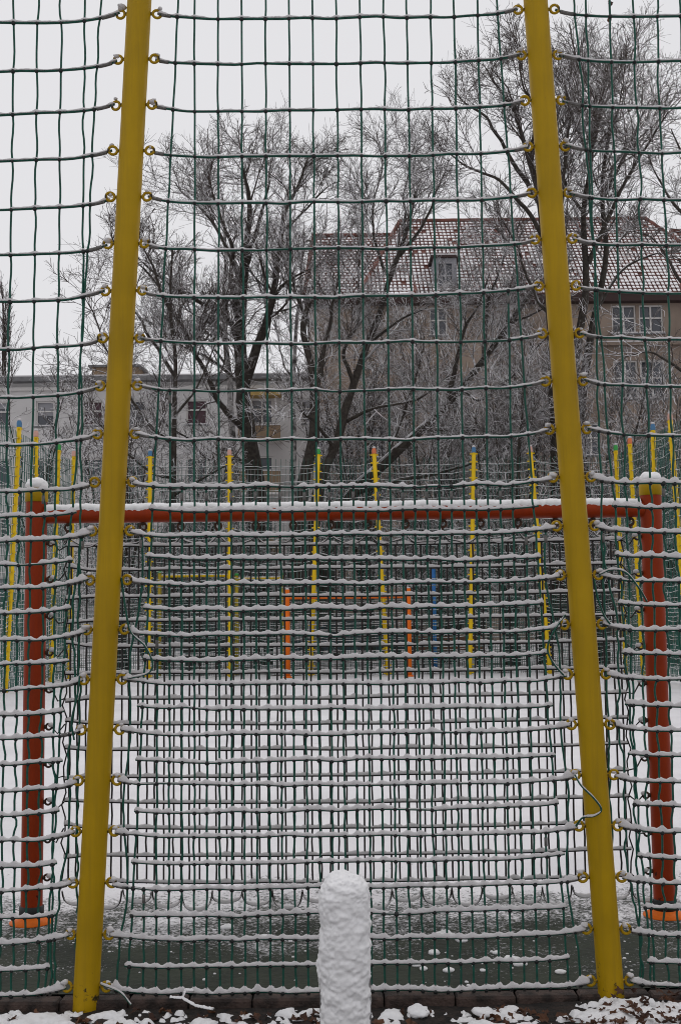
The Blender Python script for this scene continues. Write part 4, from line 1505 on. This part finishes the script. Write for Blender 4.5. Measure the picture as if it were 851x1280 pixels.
shrub('tall snow laden thicket in front of the brown wall under the dormer', 520, 385, 44.0, 2.0, 211, 11, dens=1.0)
shrub('tall snow laden thicket right of the dormer, under the tiled roof', 680, 385, 41.0, 1.9, 212, 11, dens=1.0)
shrub('low dark hedge bush at the left behind the yellow railing', 205, 668, 34.5, 1.9, 213, 14, twig=M_TWIG, dens=1.3)
shrub('low dark hedge bush behind the left post of the orange goal', 330, 680, 35.5, 1.9, 214, 14, twig=M_TWIG, dens=1.3)
shrub('low dark hedge bush behind the blue pole', 560, 690, 35.5, 1.9, 215, 14, twig=M_TWIG, dens=1.3)
shrub('low dark hedge bush beside the thick right hand pole', 680, 690, 34.5, 1.8, 216, 14, twig=M_TWIG, dens=1.3)

# plane tree twig hanging in from the right, with one leaf and one seed ball
pt = thing('plane_tree', 'hanging dead leaf and seed ball of an overhanging tree, top right', 'tree', (8.3, 8.0, 0))
v, q, _ = tubes(np.array([(8.3, 8, -.05), (8.3, 8, 2), (8.2, 8, 4), (8.1, 7.9, 6), (8.0, 7.9, 8)]), np.array([[.2, .18, .16, .14, .08]]), 12)
MB().add(v, q).build('trunk', M_BARK, pt)
hp = at(757, -30, 7.0)
v, q, _ = tubes(smooth_line([(8.15, 7.9, 5.0), (6.2, 7.6, 5.7), (4.0, 7.3, 5.75), hp + (0, 0, .28)], 16), np.linspace(.06, .006, 16)[None], 8)
MB().add(v, q).build('limb', M_BARK, pt)
p1, p2 = at(762, 3, 7.0), at(761, 25, 7.0)
v, q, _ = tubes(smooth_line([hp + (0, 0, .28), hp + (.01, 0, .1), at(764, -15, 7.0), p1 + (0, 0, .02)], 10), 0.0016, 5)
MB().add(v, q).build('stem', M_BARK, pt)
v, q, _ = tubes(smooth_line([hp + (0, 0, .28), hp + (.012, 0.01, .08), p1 + (-.008, .012, 0), p2], 10), 0.0010, 5)
MB().add(v, q).build('stem', M_BARK, pt)
v, q = ball(p2, 0.0135, 12, 9)
v = v + (v - p2) * (.22 * vnoise(v * 420, 3))[:, None]
MB().add(v, q).build('seed_ball', M_LEAF, pt)
mb = MB()
leaf_mesh(mb, p1, .026, .3, 1.35, 5)
leaf_mesh(mb, p1 + (0.003, .004, -.012), .018, 2.0, 1.1, 6)
mb.build('leaf', M_LEAF, pt, smooth=False)
print('twigs', make_tree.count)

# ---------------------------------------------------------------- buildings
M_PLASTER = mat('brown_plaster', (0.20, 0.155, 0.125), 0.9, color2=(0.275, 0.215, 0.172), scale=.45, bump=0.2, bscale=20)
M_WHITEW = mat('pale_plaster', (0.50, 0.485, 0.48), 0.9, color2=(0.57, 0.555, 0.55), scale=.5)
M_TRIMW = mat('white_frame', (0.62, 0.60, 0.58), 0.6)
M_GLASS = mat('dark_glass', (0.055, 0.060, 0.075), 0.12, spec=0.6)
M_BLIND = mat('grey_blind', (0.26, 0.26, 0.28), 0.7)
M_CURT = mat('plum_curtain', (0.075, 0.040, 0.050), 0.8)
M_TILE = mat('roof_tile', (0.105, 0.040, 0.032), 0.8, color2=(0.165, 0.062, 0.046), scale=1.7)
M_DARK = mat('dark_eaves', (0.040, 0.022, 0.020), 0.8)
M_TAN = mat('tan_panel', (0.22, 0.155, 0.10), 0.85, var=.15, scale=3)
M_ZINC = mat('zinc', (0.15, 0.15, 0.155), 0.6, var=.2, scale=4)
M_LAMP = bpy.data.materials.new('lit_lamp'); M_LAMP.use_nodes = True
_b = M_LAMP.node_tree.nodes['Principled BSDF']
_b.inputs['Base Color'].default_value = (.8, .4, .1, 1)
_b.inputs['Emission Color'].default_value = (1, .42, .07, 1)
_b.inputs['Emission Strength'].default_value = 2.2

BY = 58.0
brown = thing('brown_house', 'brown plastered house with snow dusted red tiled roof', 'building', (float(at(600, 700, BY)[0]), BY, 0))
bx0, bx1 = at(388, 500, BY)[0], 32.0
ez = at(640, 372, BY)[2]


def bx(px): return float(at(px, 420, BY)[0])
def bz(py): return float(at(640, py, BY)[2])


OPEN = []
def window(root, x0, x1, z0, z1, Yf, panes=2, transom=.55, glass=None, frame=None, sill=True, deep=.14, blind=0.0):
    """frame set into the wall with panes behind glazing bars"""
    frame = frame or M_TRIMW
    w = x1 - x0
    fm_ = MB()
    b = .07
    for c, d in (((x0 + b / 2, z0 + (z1 - z0) / 2), (b, z1 - z0)), ((x1 - b / 2, z0 + (z1 - z0) / 2), (b, z1 - z0)),
                 ((x0 + w / 2, z0 + b / 2), (w - 2 * b, b)), ((x0 + w / 2, z1 - b / 2), (w - 2 * b, b))):
        v, q = box((c[0], Yf - .01, c[1]), (d[0], .12, d[1]))
        fm_.add(v, q)
    for k in range(1, panes):
        xx = x0 + w * k / panes
        v, q = box((xx, Yf + .0, z0 + (z1 - z0) / 2), (.08, .10, z1 - z0 - 2 * b))
        fm_.add(v, q)
    zt = z0 + (z1 - z0) * transom
    if transom:
        v, q = box((x0 + w / 2, Yf + .012, zt), (w - 2 * b, .09, .07))
        fm_.add(v, q)
    wo = fm_.build('window', frame, root, smooth=False)
    lev = [(z0 + b, zt), (zt, z1 - b)] if transom else [(z0 + b, z1 - b)]
    for k in range(panes):
        for a_, c_ in lev:
            xa, xb = x0 + w * k / panes + .05, x0 + w * (k + 1) / panes - .05
            v, q = box(((xa + xb) / 2, Yf + .05, (a_ + c_) / 2), (xb - xa, .012, c_ - a_))
            MB().add(v, q).build('pane', glass or M_GLASS, wo, smooth=False)
    if blind:
        v, q = box((x0 + w / 2, Yf + .028, z1 - b - blind / 2), (w - 2 * b - .02, .02, blind))
        MB().add(v, q).build('blind', M_BLIND, wo, smooth=False)
    if sill:
        v, q = box((x0 + w / 2, Yf - .12, z0 - .05), (w + .16, .30, .07))
        s = MB().add(v, q).build('sill', M_ZINC, wo, smooth=False)
        v, q = box((x0 + w / 2, Yf - .13, z0 + .022), (w + .1, .24, .06))
        MB().add(v, q).build('sill_snow', M_SNOW, wo, smooth=False)
    return wo


def facade(root, x0, x1, z0, z1, Yf, openings, m, thick=.3):
    """wall with real openings: a grid of boxes' front faces plus reveals"""
    xs = sorted({x0, x1, *[o[0] for o in openings], *[o[1] for o in openings]})
    zs = sorted({z0, z1, *[o[2] for o in openings], *[o[3] for o in openings]})
    mb = MB()
    for a, b in zip(xs[:-1], xs[1:]):
        for c, d in zip(zs[:-1], zs[1:]):
            cx, cz = (a + b) / 2, (c + d) / 2
            if any(o[0] < cx < o[1] and o[2] < cz < o[3] for o in openings): continue
            mb.add([(a, Yf, c), (b, Yf, c), (b, Yf, d), (a, Yf, d)], [(0, 1, 2, 3)])
    for a, b, c, d in openings:
        Yb = Yf + thick
        mb.add([(a, Yf, c), (a, Yb, c), (a, Yb, d), (a, Yf, d)], [(0, 3, 2, 1)])
        mb.add([(b, Yf, c), (b, Yb, c), (b, Yb, d), (b, Yf, d)], [(0, 1, 2, 3)])
        mb.add([(a, Yf, c), (b, Yf, c), (b, Yb, c), (a, Yb, c)], [(0, 1, 2, 3)])
        mb.add([(a, Yf, d), (b, Yf, d), (b, Yb, d), (a, Yb, d)], [(0, 3, 2, 1)])
    mb.add([(x0, Yf, z0), (x0, Yf + 12, z0), (x0, Yf + 12, z1), (x0, Yf, z1)], [(0, 3, 2, 1)])
    mb.add([(x1, Yf, z0), (x1, Yf + 12, z0), (x1, Yf + 12, z1), (x1, Yf, z1)], [(0, 1, 2, 3)])
    mb.add([(x0, Yf + 12, z0), (x1, Yf + 12, z0), (x1, Yf + 12, z1), (x0, Yf + 12, z1)], [(0, 3, 2, 1)])
    mb.add([(x0, Yf + .9, z0), (x1, Yf + .9, z0), (x1, Yf + .9, z1), (x0, Yf + .9, z1)], [(0, 1, 2, 3)], None, 1)
    return mb.build('wall', [m, M_DARK], root, smooth=False)


ops = []
for px0, px1 in ((765, 795), (799, 829), (866, 896), (902, 930)):
    for y0, y1 in ((418, 383), (500, 452)):
        ops.append((bx(px0), bx(px1), bz(y0), bz(y1)))
for px in (405, 470, 548, 620, 735):
    for y0, y1 in ((418, 383), (570, 530), (645, 605), (735, 690)):
        if y0 < 500 and px != 548: continue
        ops.append((bx(px - 11), bx(px + 11), bz(y0), bz(y1)))
for px0, px1 in ((772, 800), (812, 838)):
    ops.append((bx(px0), bx(px1), bz(595), bz(556)))
    ops.append((bx(px0), bx(px1), bz(690), bz(640)))
facade(brown, bx0, bx1, -.1, ez, BY, ops, M_PLASTER)
for i_, (a, b, c, d) in enumerate(ops):
    window(brown, a, b, c, d, BY + .16, 2, .55)
# dark eaves board and gutter
v, q = box(((bx0 + bx1) / 2, BY - .28, ez - .17), (bx1 - bx0 + .5, .52, .40))
MB().add(v, q).build('eaves', M_DARK, brown, smooth=False)
# string course with snow under the top windows
v, q = box(((bx(745) + bx1) / 2, BY - .10, bz(432)), (bx1 - bx(745), .26, .16))
sc_ = MB().add(v, q).build('string_course', M_PLASTER, brown, smooth=False)
v, q = box(((bx(745) + bx1) / 2, BY - .12, bz(432) + .11), (bx1 - bx(745), .24, .06))
MB().add(v, q).build('snow', M_SNOW, sc_, smooth=False)
v, q, _ = tubes(np.array([(bx(806), BY - .12, 0), (bx(806), BY - .12, 6), (bx(806), BY - .12, bz(440))]), .07, 8)
MB().add(v, q).build('downpipe', M_DARK, brown)
v, q = ball((bx(783.5), BY + .02, bz(572)), .13, 10, 8)
MB().add(v, q).build('lamp', M_LAMP, brown)

# roof: real tiles in courses with snow on each
ridgeY = BY + 5.2
def rz_(py): return float(at(640, py, ridgeY)[2])
RID = rz_(276)
e0 = np.array([0, BY - .55, ez + .02])


def roof_block(name, xe0, xe1, xr0, xr1, zr, seed):
    """front slope from the eaves (xe0..xe1) to the ridge (xr0..xr1)"""
    rg = np.random.default_rng(seed)
    y0, z0 = BY - .55, ez + .02
    y1, z1 = ridgeY, zr
    sl = math.hypot(y1 - y0, z1 - z0)
    dy, dz = (y1 - y0) / sl, (z1 - z0) / sl
    nrm = np.array([0, -dz, dy])
    # deck, back slope and hips
    dk = MB().add([(xe0, y0, z0 - .03), (xe1, y0, z0 - .03), (xr1, y1, z1 - .03), (xr0, y1, z1 - .03)], [(0, 1, 2, 3)])
    yb = 2 * y1 - y0
    dk.add([(xe0, yb, z0 - .03), (xe1, yb, z0 - .03), (xr1, y1, z1 - .03), (xr0, y1, z1 - .03)], [(0, 3, 2, 1)])
    dk.add([(xe0, y0, z0 - .03), (xe0, yb, z0 - .03), (xr0, y1, z1 - .03)], None, [(0, 2, 1)])
    dk.add([(xe1, y0, z0 - .03), (xe1, yb, z0 - .03), (xr1, y1, z1 - .03)], None, [(0, 1, 2)])
    r = dk.build('roof', M_TILE, brown, smooth=False)
    cw, ch = .22, .335
    mt, ms = MB(), MB()
    n_c = int(sl / ch)
    for k in range(n_c):
        s0 = k * ch
        f = (s0 + ch / 2) / sl
        xa, xb = xe0 + (xr0 - xe0) * f, xe1 + (xr1 - xe1) * f
        xb = min(xb, 27)
        N = int((xb - xa) / cw)
        off = (k % 2) * cw * .5
        xs = xa + off + np.arange(N) * cw
        cnt = len(xs)
        # tile: wedge, its lower edge proud
        lift0 = .055 + .008 * rg.normal(size=cnt)
        def P(x_, s_, h_):
            return np.stack([x_, y0 + dy * s_ + nrm[1] * h_, z0 + dz * s_ + nrm[2] * h_], -1)
        S0 = np.full(cnt, s0) + .012 * rg.normal(size=cnt)
        S1 = np.full(cnt, s0 + ch * 1.05)
        g = .012
        V = np.stack([P(xs + g, S0, lift0 * .1), P(xs + cw - g, S0, lift0 * .1), P(xs + cw - g, S0, lift0), P(xs + g, S0, lift0),
                      P(xs + cw - g, S1, 0 * lift0 + .008), P(xs + g, S1, 0 * lift0 + .008)], 1)
        base = np.arange(cnt)[:, None] * 6
        mt.add(V.reshape(-1, 3), np.concatenate([base + [0, 1, 2, 3], base + [3, 2, 4, 5], base + [1, 0, 5, 4][:4]])[:cnt * 2])
        # snow cushion on the flatter upper part, thinner near the ridge
        keep = rg.random(cnt) < (1.0 - .07 * f)
        up_ = xs[keep]
        c2 = len(up_)
        if c2 == 0: continue
        a0 = s0 + ch * (.08 + .16 * rg.random(c2) + .24 * f * f)
        a1 = s0 + ch * (.98 + 0 * up_)
        wl = g + .035 * rg.random(c2)
        wr = cw - g - .035 * rg.random(c2)
        hb = lambda ss: lift0[keep] + (.008 - lift0[keep]) * (ss - s0) / (ch * 1.05)
        V = np.stack([P(up_ + wl, a0, hb(a0) + .001), P(up_ + wr, a0, hb(a0) + .001), P(up_ + wr, a1, hb(a1) + .003), P(up_ + wl, a1, hb(a1) + .003),
                      P(up_ + wl + .02, a0 + .03, hb(a0) + .032), P(up_ + wr - .02, a0 + .03, hb(a0) + .032), P(up_ + wr - .02, a1 - .01, hb(a1) + .03), P(up_ + wl + .02, a1 - .01, hb(a1) + .03)], 1)
        base = np.arange(c2)[:, None] * 8
        ms.add(V.reshape(-1, 3), np.concatenate([base + [4, 5, 6, 7], base + [0, 1, 5, 4], base + [1, 2, 6, 5], base + [3, 0, 4, 7], base + [2, 3, 7, 6]]))
    tag(mt.build('tiles', M_TILE, r, smooth=False), kind='stuff')
    tag(ms.build('tile_snow', M_SNOWP, r, smooth=False), kind='stuff')
    # ridge and hip caps
    for a, b in (((xr0, y1, z1), (xr1, y1, z1)), ((xe0, y0, z0), (xr0, y1, z1)), ((xe1, y0, z0), (xr1, y1, z1))):
        v, q, tr = tubes(np.linspace(a, b, 24) + [0, -.02, .05], (.11 * (1 + .12 * (np.arange(24) % 2)))[None], 8, True)
        MB().add(v, q, tr).build('ridge_tiles', M_TILE, r)
    return r


def rx(px): return float(at(px, 290, ridgeY)[0])


roof_block('roof', bx(448), bx(935), rx(500), rx(806), RID, 301)
# the lower wing in the middle left, with its own slightly lower ridge
roof_block('roof', bx0 - .3, bx(520), rx(392), rx(505), rz_(293), 302)
# the neighbouring wing beyond the right hip
roof_block('roof', bx(850), bx1 + .3, rx(838), bx1, rz_(292), 303)
# dormer gable
dx0, dx1 = bx(543), bx(572)
dz0, dz1 = bz(378), bz(322)
v, q = box(((dx0 + dx1) / 2, BY + .75, (dz0 + dz1) / 2), (dx1 - dx0, 1.6, dz1 - dz0))
dm = MB().add(v, q).build('dormer', M_BLIND, brown, smooth=False)
v, q = box(((dx0 + dx1) / 2, BY + .7, dz1 + .06), (dx1 - dx0 + .3, 1.8, .12))
MB().add(v, q).build('dormer_roof', M_DARK, dm, smooth=False)
v, q = box(((dx0 + dx1) / 2, BY + .7, dz1 + .16), (dx1 - dx0 + .28, 1.75, .09))
MB().add(v, q).build('snow', M_SNOW, dm, smooth=False)
window(brown, dx0 + .18, dx1 - .18, dz0 + .35, dz1 - .25, BY - .10, 2, .6, frame=M_BLIND, sill=False)

# brick chimney far beyond? none; pale block on the left
WY = 62.0
white = thing('white_building', 'pale flat roofed apartment block on the left', 'building', (float(at(180, 700, WY)[0]), WY, 0))


def wx(px): return float(at(px, 540, WY)[0])
def wz(py): return float(at(200, py, WY)[2])


wt = wz(477)
wops = []
for px0, px1 in ((-60, -38), (-10, 14), (45, 68), (104, 128), (160, 182), (233, 259), (314, 341), (378, 392)):
    for y0, y1 in ((531, 500), (604, 572), (678, 646), (752, 720)):
        wops.append((wx(px0), wx(px1), wz(y0), wz(y1)))
facade(white, wx(-140), wx(398), -.1, wt, WY, wops, M_WHITEW)
for k, (a, b, c, d) in enumerate(wops):
    col_i = k // 4
    window(white, a, b, c, d, WY + .16, 1 if k % 3 else 2, 0 if k % 2 else .6, glass=M_CURT if (col_i in (3, 5) and k % 4 == 0) else None, blind=[0, .55, .3, 0, .7][(k * 3) % 5] if col_i not in (3, 5) else 0)
v, q = box(((wx(-140) + wx(398)) / 2, WY + 5.5, wt + .10), (wx(398) - wx(-140) + .5, 12.3, .24))
p = MB().add(v, q).build('roof', M_ZINC, white, smooth=False)
v, q = box(((wx(-140) + wx(398)) / 2, WY + 5.5, wt + .255), (wx(398) - wx(-140) + .44, 12.2, .08))
MB().add(v, q).build('snow', M_SNOW, p, smooth=False)
v, q = box(((wx(-140) + wx(398)) / 2, WY - .07, wt - .35), (wx(398) - wx(-140) + .1, .16, .18))
MB().add(v, q).build('cornice', M_TRIMW, white, smooth=False)
v, q = box(((wx(104) + wx(165)) / 2, WY + 4.2, wt + .75), (wx(165) - wx(104), 4, 1.1))
ph = MB().add(v, q).build('roof_house', M_TAN, white, smooth=False)
v, q = box(((wx(104) + wx(165)) / 2, WY + 4.2, wt + 1.36), (wx(165) - wx(104) + .4, 4.3, .12))
MB().add(v, q).build('roof_slab', M_ZINC, ph, smooth=False)
for y0, y1 in ((556, 540), (622, 596), (700, 676)):
    bal_x0, bal_x1 = wx(300), wx(352)
    z0, z1 = wz(y0), wz(y1)
    v, q = box(((bal_x0 + bal_x1) / 2, WY - .6, z0 + .05), (bal_x1 - bal_x0, 1.2, .12))
    bl = MB().add(v, q).build('balcony', M_TRIMW, white, smooth=False)
    v, q = box(((bal_x0 + bal_x1) / 2, WY - 1.17, (z0 + z1) / 2 + .1), (bal_x1 - bal_x0, .05, z1 - z0))
    MB().add(v, q).build('parapet', M_TAN, bl, smooth=False)
    v, q = box(((bal_x0 + bal_x1) / 2, WY - 1.17, z1 + .14), (bal_x1 - bal_x0, .09, .06))
    MB().add(v, q).build('snow', M_SNOW, bl, smooth=False)
v, q = box(((wx(300) + wx(352)) / 2, WY - .5, wz(497)), (wx(352) - wx(300), 1.0, .22))
MB().add(v, q).build('awning', mat('ochre_awning', (.36, .24, .08), .8, var=.2, scale=4), white, smooth=False)

# ---------------------------------------------------------------- things between the far net and the houses
M_WIRE = mat('grey_wire', (0.045, 0.05, 0.05), 0.5, metallic=.3)
M_WIREP = mat('galvanised_wire', (0.28, 0.29, 0.29), 0.5, metallic=.3)


def mat_fence(label, xa, xb, Y, h, step, hz, m, pr):
    t = thing('mesh_fence', label, 'fence', ((xa + xb) / 2, Y, 0))
    n = max(1, round((xb - xa) / 2.5))
    w = (xb - xa) / n
    for k in range(n + 1):
        v, q = box((xa + k * w, Y, h / 2), (.06, .06, h + .06))
        MB().add(v, q).build('post', m, t, smooth=False)
    for k in range(n):
        mb, ms = MB(), MB()
        xs = np.arange(xa + k * w + .06, xa + (k + 1) * w - .03, step)
        P = np.array([[(x_, Y - .05, .05), (x_, Y - .05, h)] for x_ in xs])
        v, q, _ = tubes(P, pr, 4)
        mb.add(v, q)
        zs = np.arange(.08, h + .01, hz)
        P = np.array([[(xa + k * w + .03, Y - .06, z), (xa + (k + 1) * w - .03, Y - .06, z)] for z in zs])
        v, q, _ = tubes(P, pr * 1.15, 4)
        mb.add(v, q)
        P[:, :, 2] += pr * 1.2
        v, q, _ = tubes(P, pr * .9, 4)
        ms.add(v, q)
        pn = tag(mb.build('wire_panel', m, t, smooth=False), kind='stuff')
        tag(ms.build('snow', M_SNOW, pn, smooth=False), kind='stuff')


mat_fence('low grey wire mesh fence running behind the far net', -9.5, 9.5, 31.6, 2.0, .05, .2, M_WIRE, .0045)
mat_fence('tall pale wire mesh fence in front of the white building', float(at(186, 700, 33)[0]), float(at(394, 700, 33)[0]), 33.0, 5.7, .10, .40, M_WIREP, .0055)

# yellow railing frames
M_OLIVE = paint('old_yellow_paint', (0.40, 0.29, 0.02), (.1, .08, .03), 7)
for pts, lab in ((((200, 720), (287, 720)), 'low yellow pipe railing left, beyond the blue capped post'),
                 (((296, 723), (353, 723)), 'low yellow pipe railing with green cap, left of the orange goal')):
    a, b = at(pts[0][0], pts[0][1], 30.4), at(pts[1][0], pts[1][1], 30.4)
    a[2] = b[2] = (a[2] + b[2]) / 2
    t = thing('pipe_railing', lab, 'railing', (float(a[0]), 30.4, 0))
    v, q, tr = tubes(np.array([a, (a + b) / 2, b]), .036, 10, True)
    rl = MB().add(v, q, tr).build('rail', M_YELLOW_FAR, t)
    X = np.linspace(0, 1, 30)
    v, q, tr = snow_cap(a + (b - a) * X[:, None] + np.array([0, 0, .02]), .03, .028, .002)
    MB().add(v, q, tr).build('snow', M_SNOW, rl)
    for e in (a, b):
        v, q, tr = tubes(np.array([(e[0], 30.4, -.05), (e[0], 30.4, 1), (e[0], 30.4, e[2] + .08)]), .05, 10, True)
        p = MB().add(v, q, tr).build('post', M_OLIVE, t)
        v, q = ball((e[0], 30.4, e[2] + .1), .06, 10, 6, .7)
        MB().add(v, q).build('cap', CAPS['green'], p)

bp_ = at(541, 712, 31.0)
t = thing('blue_pole', 'slim blue pole right of the orange goal', 'pole', (float(bp_[0]), 31.0, 0))
v, q, tr = tubes(np.array([(bp_[0], 31., -.05), (bp_[0], 31., 1.2), (bp_[0], 31., bp_[2])]), .07, 12, True)
MB().add(v, q, tr).build('pole', M_BLUE, t)
v, q = ball((bp_[0], 31., bp_[2]), .072, 12, 6, .7)
MB().add(v, q).build('cap', M_BLUE, t)

M_WOOD = mat('brown_slat', (0.12, 0.045, 0.025), .8, var=.25, scale=8)
M_DWOOD = mat('dark_slat', (0.03, 0.024, 0.022), .8, var=.25, scale=8)


def bench(label, px0, px1, Y, m):
    a, b = at(px0, 800, Y)[0], at(px1, 800, Y)[0]
    t = thing('park_bench', label, 'bench', ((a + b) / 2, Y, 0))
    L_ = b - a
    for k in range(4):
        v, q, tt = bbox(((a + b) / 2, Y - .22 + k * .12, .45), (L_, .10, .04), .008)
        o = MB().add(v, q, tt).build('seat_slat', m, t, smooth=False)
        v, q, tt = bbox(((a + b) / 2, Y - .22 + k * .12, .485), (L_ - .02, .085, .03), .012)
        MB().add(v, q, tt).build('snow', M_SNOW, o, smooth=False)
    for k in range(3):
        v, q, tt = bbox(((a + b) / 2, Y + .20 + k * .02, .58 + k * .14), (L_, .035, .105), .008)
        MB().add(v, q, tt).build('back_slat', m, t, smooth=False)
    for x_ in (a + .18, b - .18):
        mb = MB()
        for c, d in (((x_, Y - .18, .215), (.06, .06, .43)), ((x_, Y + .235, .45), (.06, .06, .90)), ((x_, Y + .02, .40), (.052, .46, .05))):
            v, q = box(c, d)
            mb.add(v, q)
        mb.build('leg', M_WIRE, t, smooth=False)


bench('park bench with brown slats right of the orange goal', 520, 606, 31.0, M_WOOD)
bench('park bench with dark snowy slats between the yellow railings', 228, 282, 31.0, M_DWOOD)

# parked cars behind the wire fence
def car(label, px, Y, body, seed):
    c = at(px, 800, Y)
    t = thing('parked_car', label, 'car', (float(c[0]), Y, 0), 'cars parked beyond the wire fence')
    X0 = float(c[0])
    M_B = mat('car_paint_%d' % seed, body, .35, spec=.5)
    side = [(-2.1, .32), (-2.12, .62), (-2.0, .82), (-1.25, .90), (-.72, 1.38), (-.3, 1.46), (.75, 1.45), (1.45, .98), (2.0, .90), (2.12, .70), (2.1, .32)]
    w = .85
    n = len(side)
    V = []
    for s, k in ((-1, 1.0), (1, 1.0)):
        for x_, z_ in side:
            ins = .16 * max(0, (z_ - .9) / .55)
            V.append((X0 + x_, Y + s * (w - ins), z_))
    mb = MB()
    mb.add(V, [(i, (i + 1) % n, n + (i + 1) % n, n + i) for i in range(n)], [(0, i, i + 1) for i in range(1, n - 1)] + [(n, n + i + 1, n + i) for i in range(1, n - 1)])
    b = mb.build('body', M_B, t, smooth=False)
    for poly in ([(-1.05, .95), (-.66, 1.34), (-.05, 1.39), (-.05, .95)], [(.03, .95), (.03, 1.39), (.70, 1.38), (1.25, .97)]):
        for s in (-1, 1):
            V = [(X0 + x_, Y + s * (w - .16 * max(0, (z_ - .9) / .55) + .006), z_) for x_, z_ in poly]
            MB().add(V, [(0, 1, 2, 3)]).build('window', M_GLASS, t, smooth=False)
    for x_ in (-1.3, 1.3):
        for s in (-1, 1):
            v, q = lathe([(.0, -.1), (.18, -.1), (.19, -.11), (.32, -.1), (.33, 0), (.32, .1), (.0, .1)], (0, 0, 0), 20)
            v = np.column_stack([v[:, 0] + X0 + x_, v[:, 2] + Y + s * .80, v[:, 1] + .32])
            MB().add(v, q).build('wheel', M_KNOT, t)
    for x_, z_ in ((-2.08, .68), (2.08, .72)):
        for s in (-.6, .6):
            v, q = box((X0 + x_, Y + s, z_), (.12, .3, .13))
            MB().add(v, q).build('headlight' if x_ < 0 else 'tail_light', M_TRIMW if x_ < 0 else M_RED, t, smooth=False)
    mb = MB()
    X = np.linspace(-.62, .85, 12)
    v, q, tr = snow_cap(np.column_stack([X0 + X, np.full(12, Y), 1.44 + 0 * X]), .09, .62, .01)
    mb.add(v, q, tr)
    X = np.linspace(-1.95, -1.3, 8)
    v, q, tr = snow_cap(np.column_stack([X0 + X, np.full(8, Y), .84 + (X + 1.95) * .1]), .07, .72, .01)
    mb.add(v, q, tr)
    mb.build('snow', M_SNOW, t)


car('blue grey parked car under snow, seen through the orange goal', 440, 40.0, (.06, .085, .12), 1)
car('pale grey parked car under snow, seen beyond the left railing', 238, 41.0, (.32, .33, .35), 2)
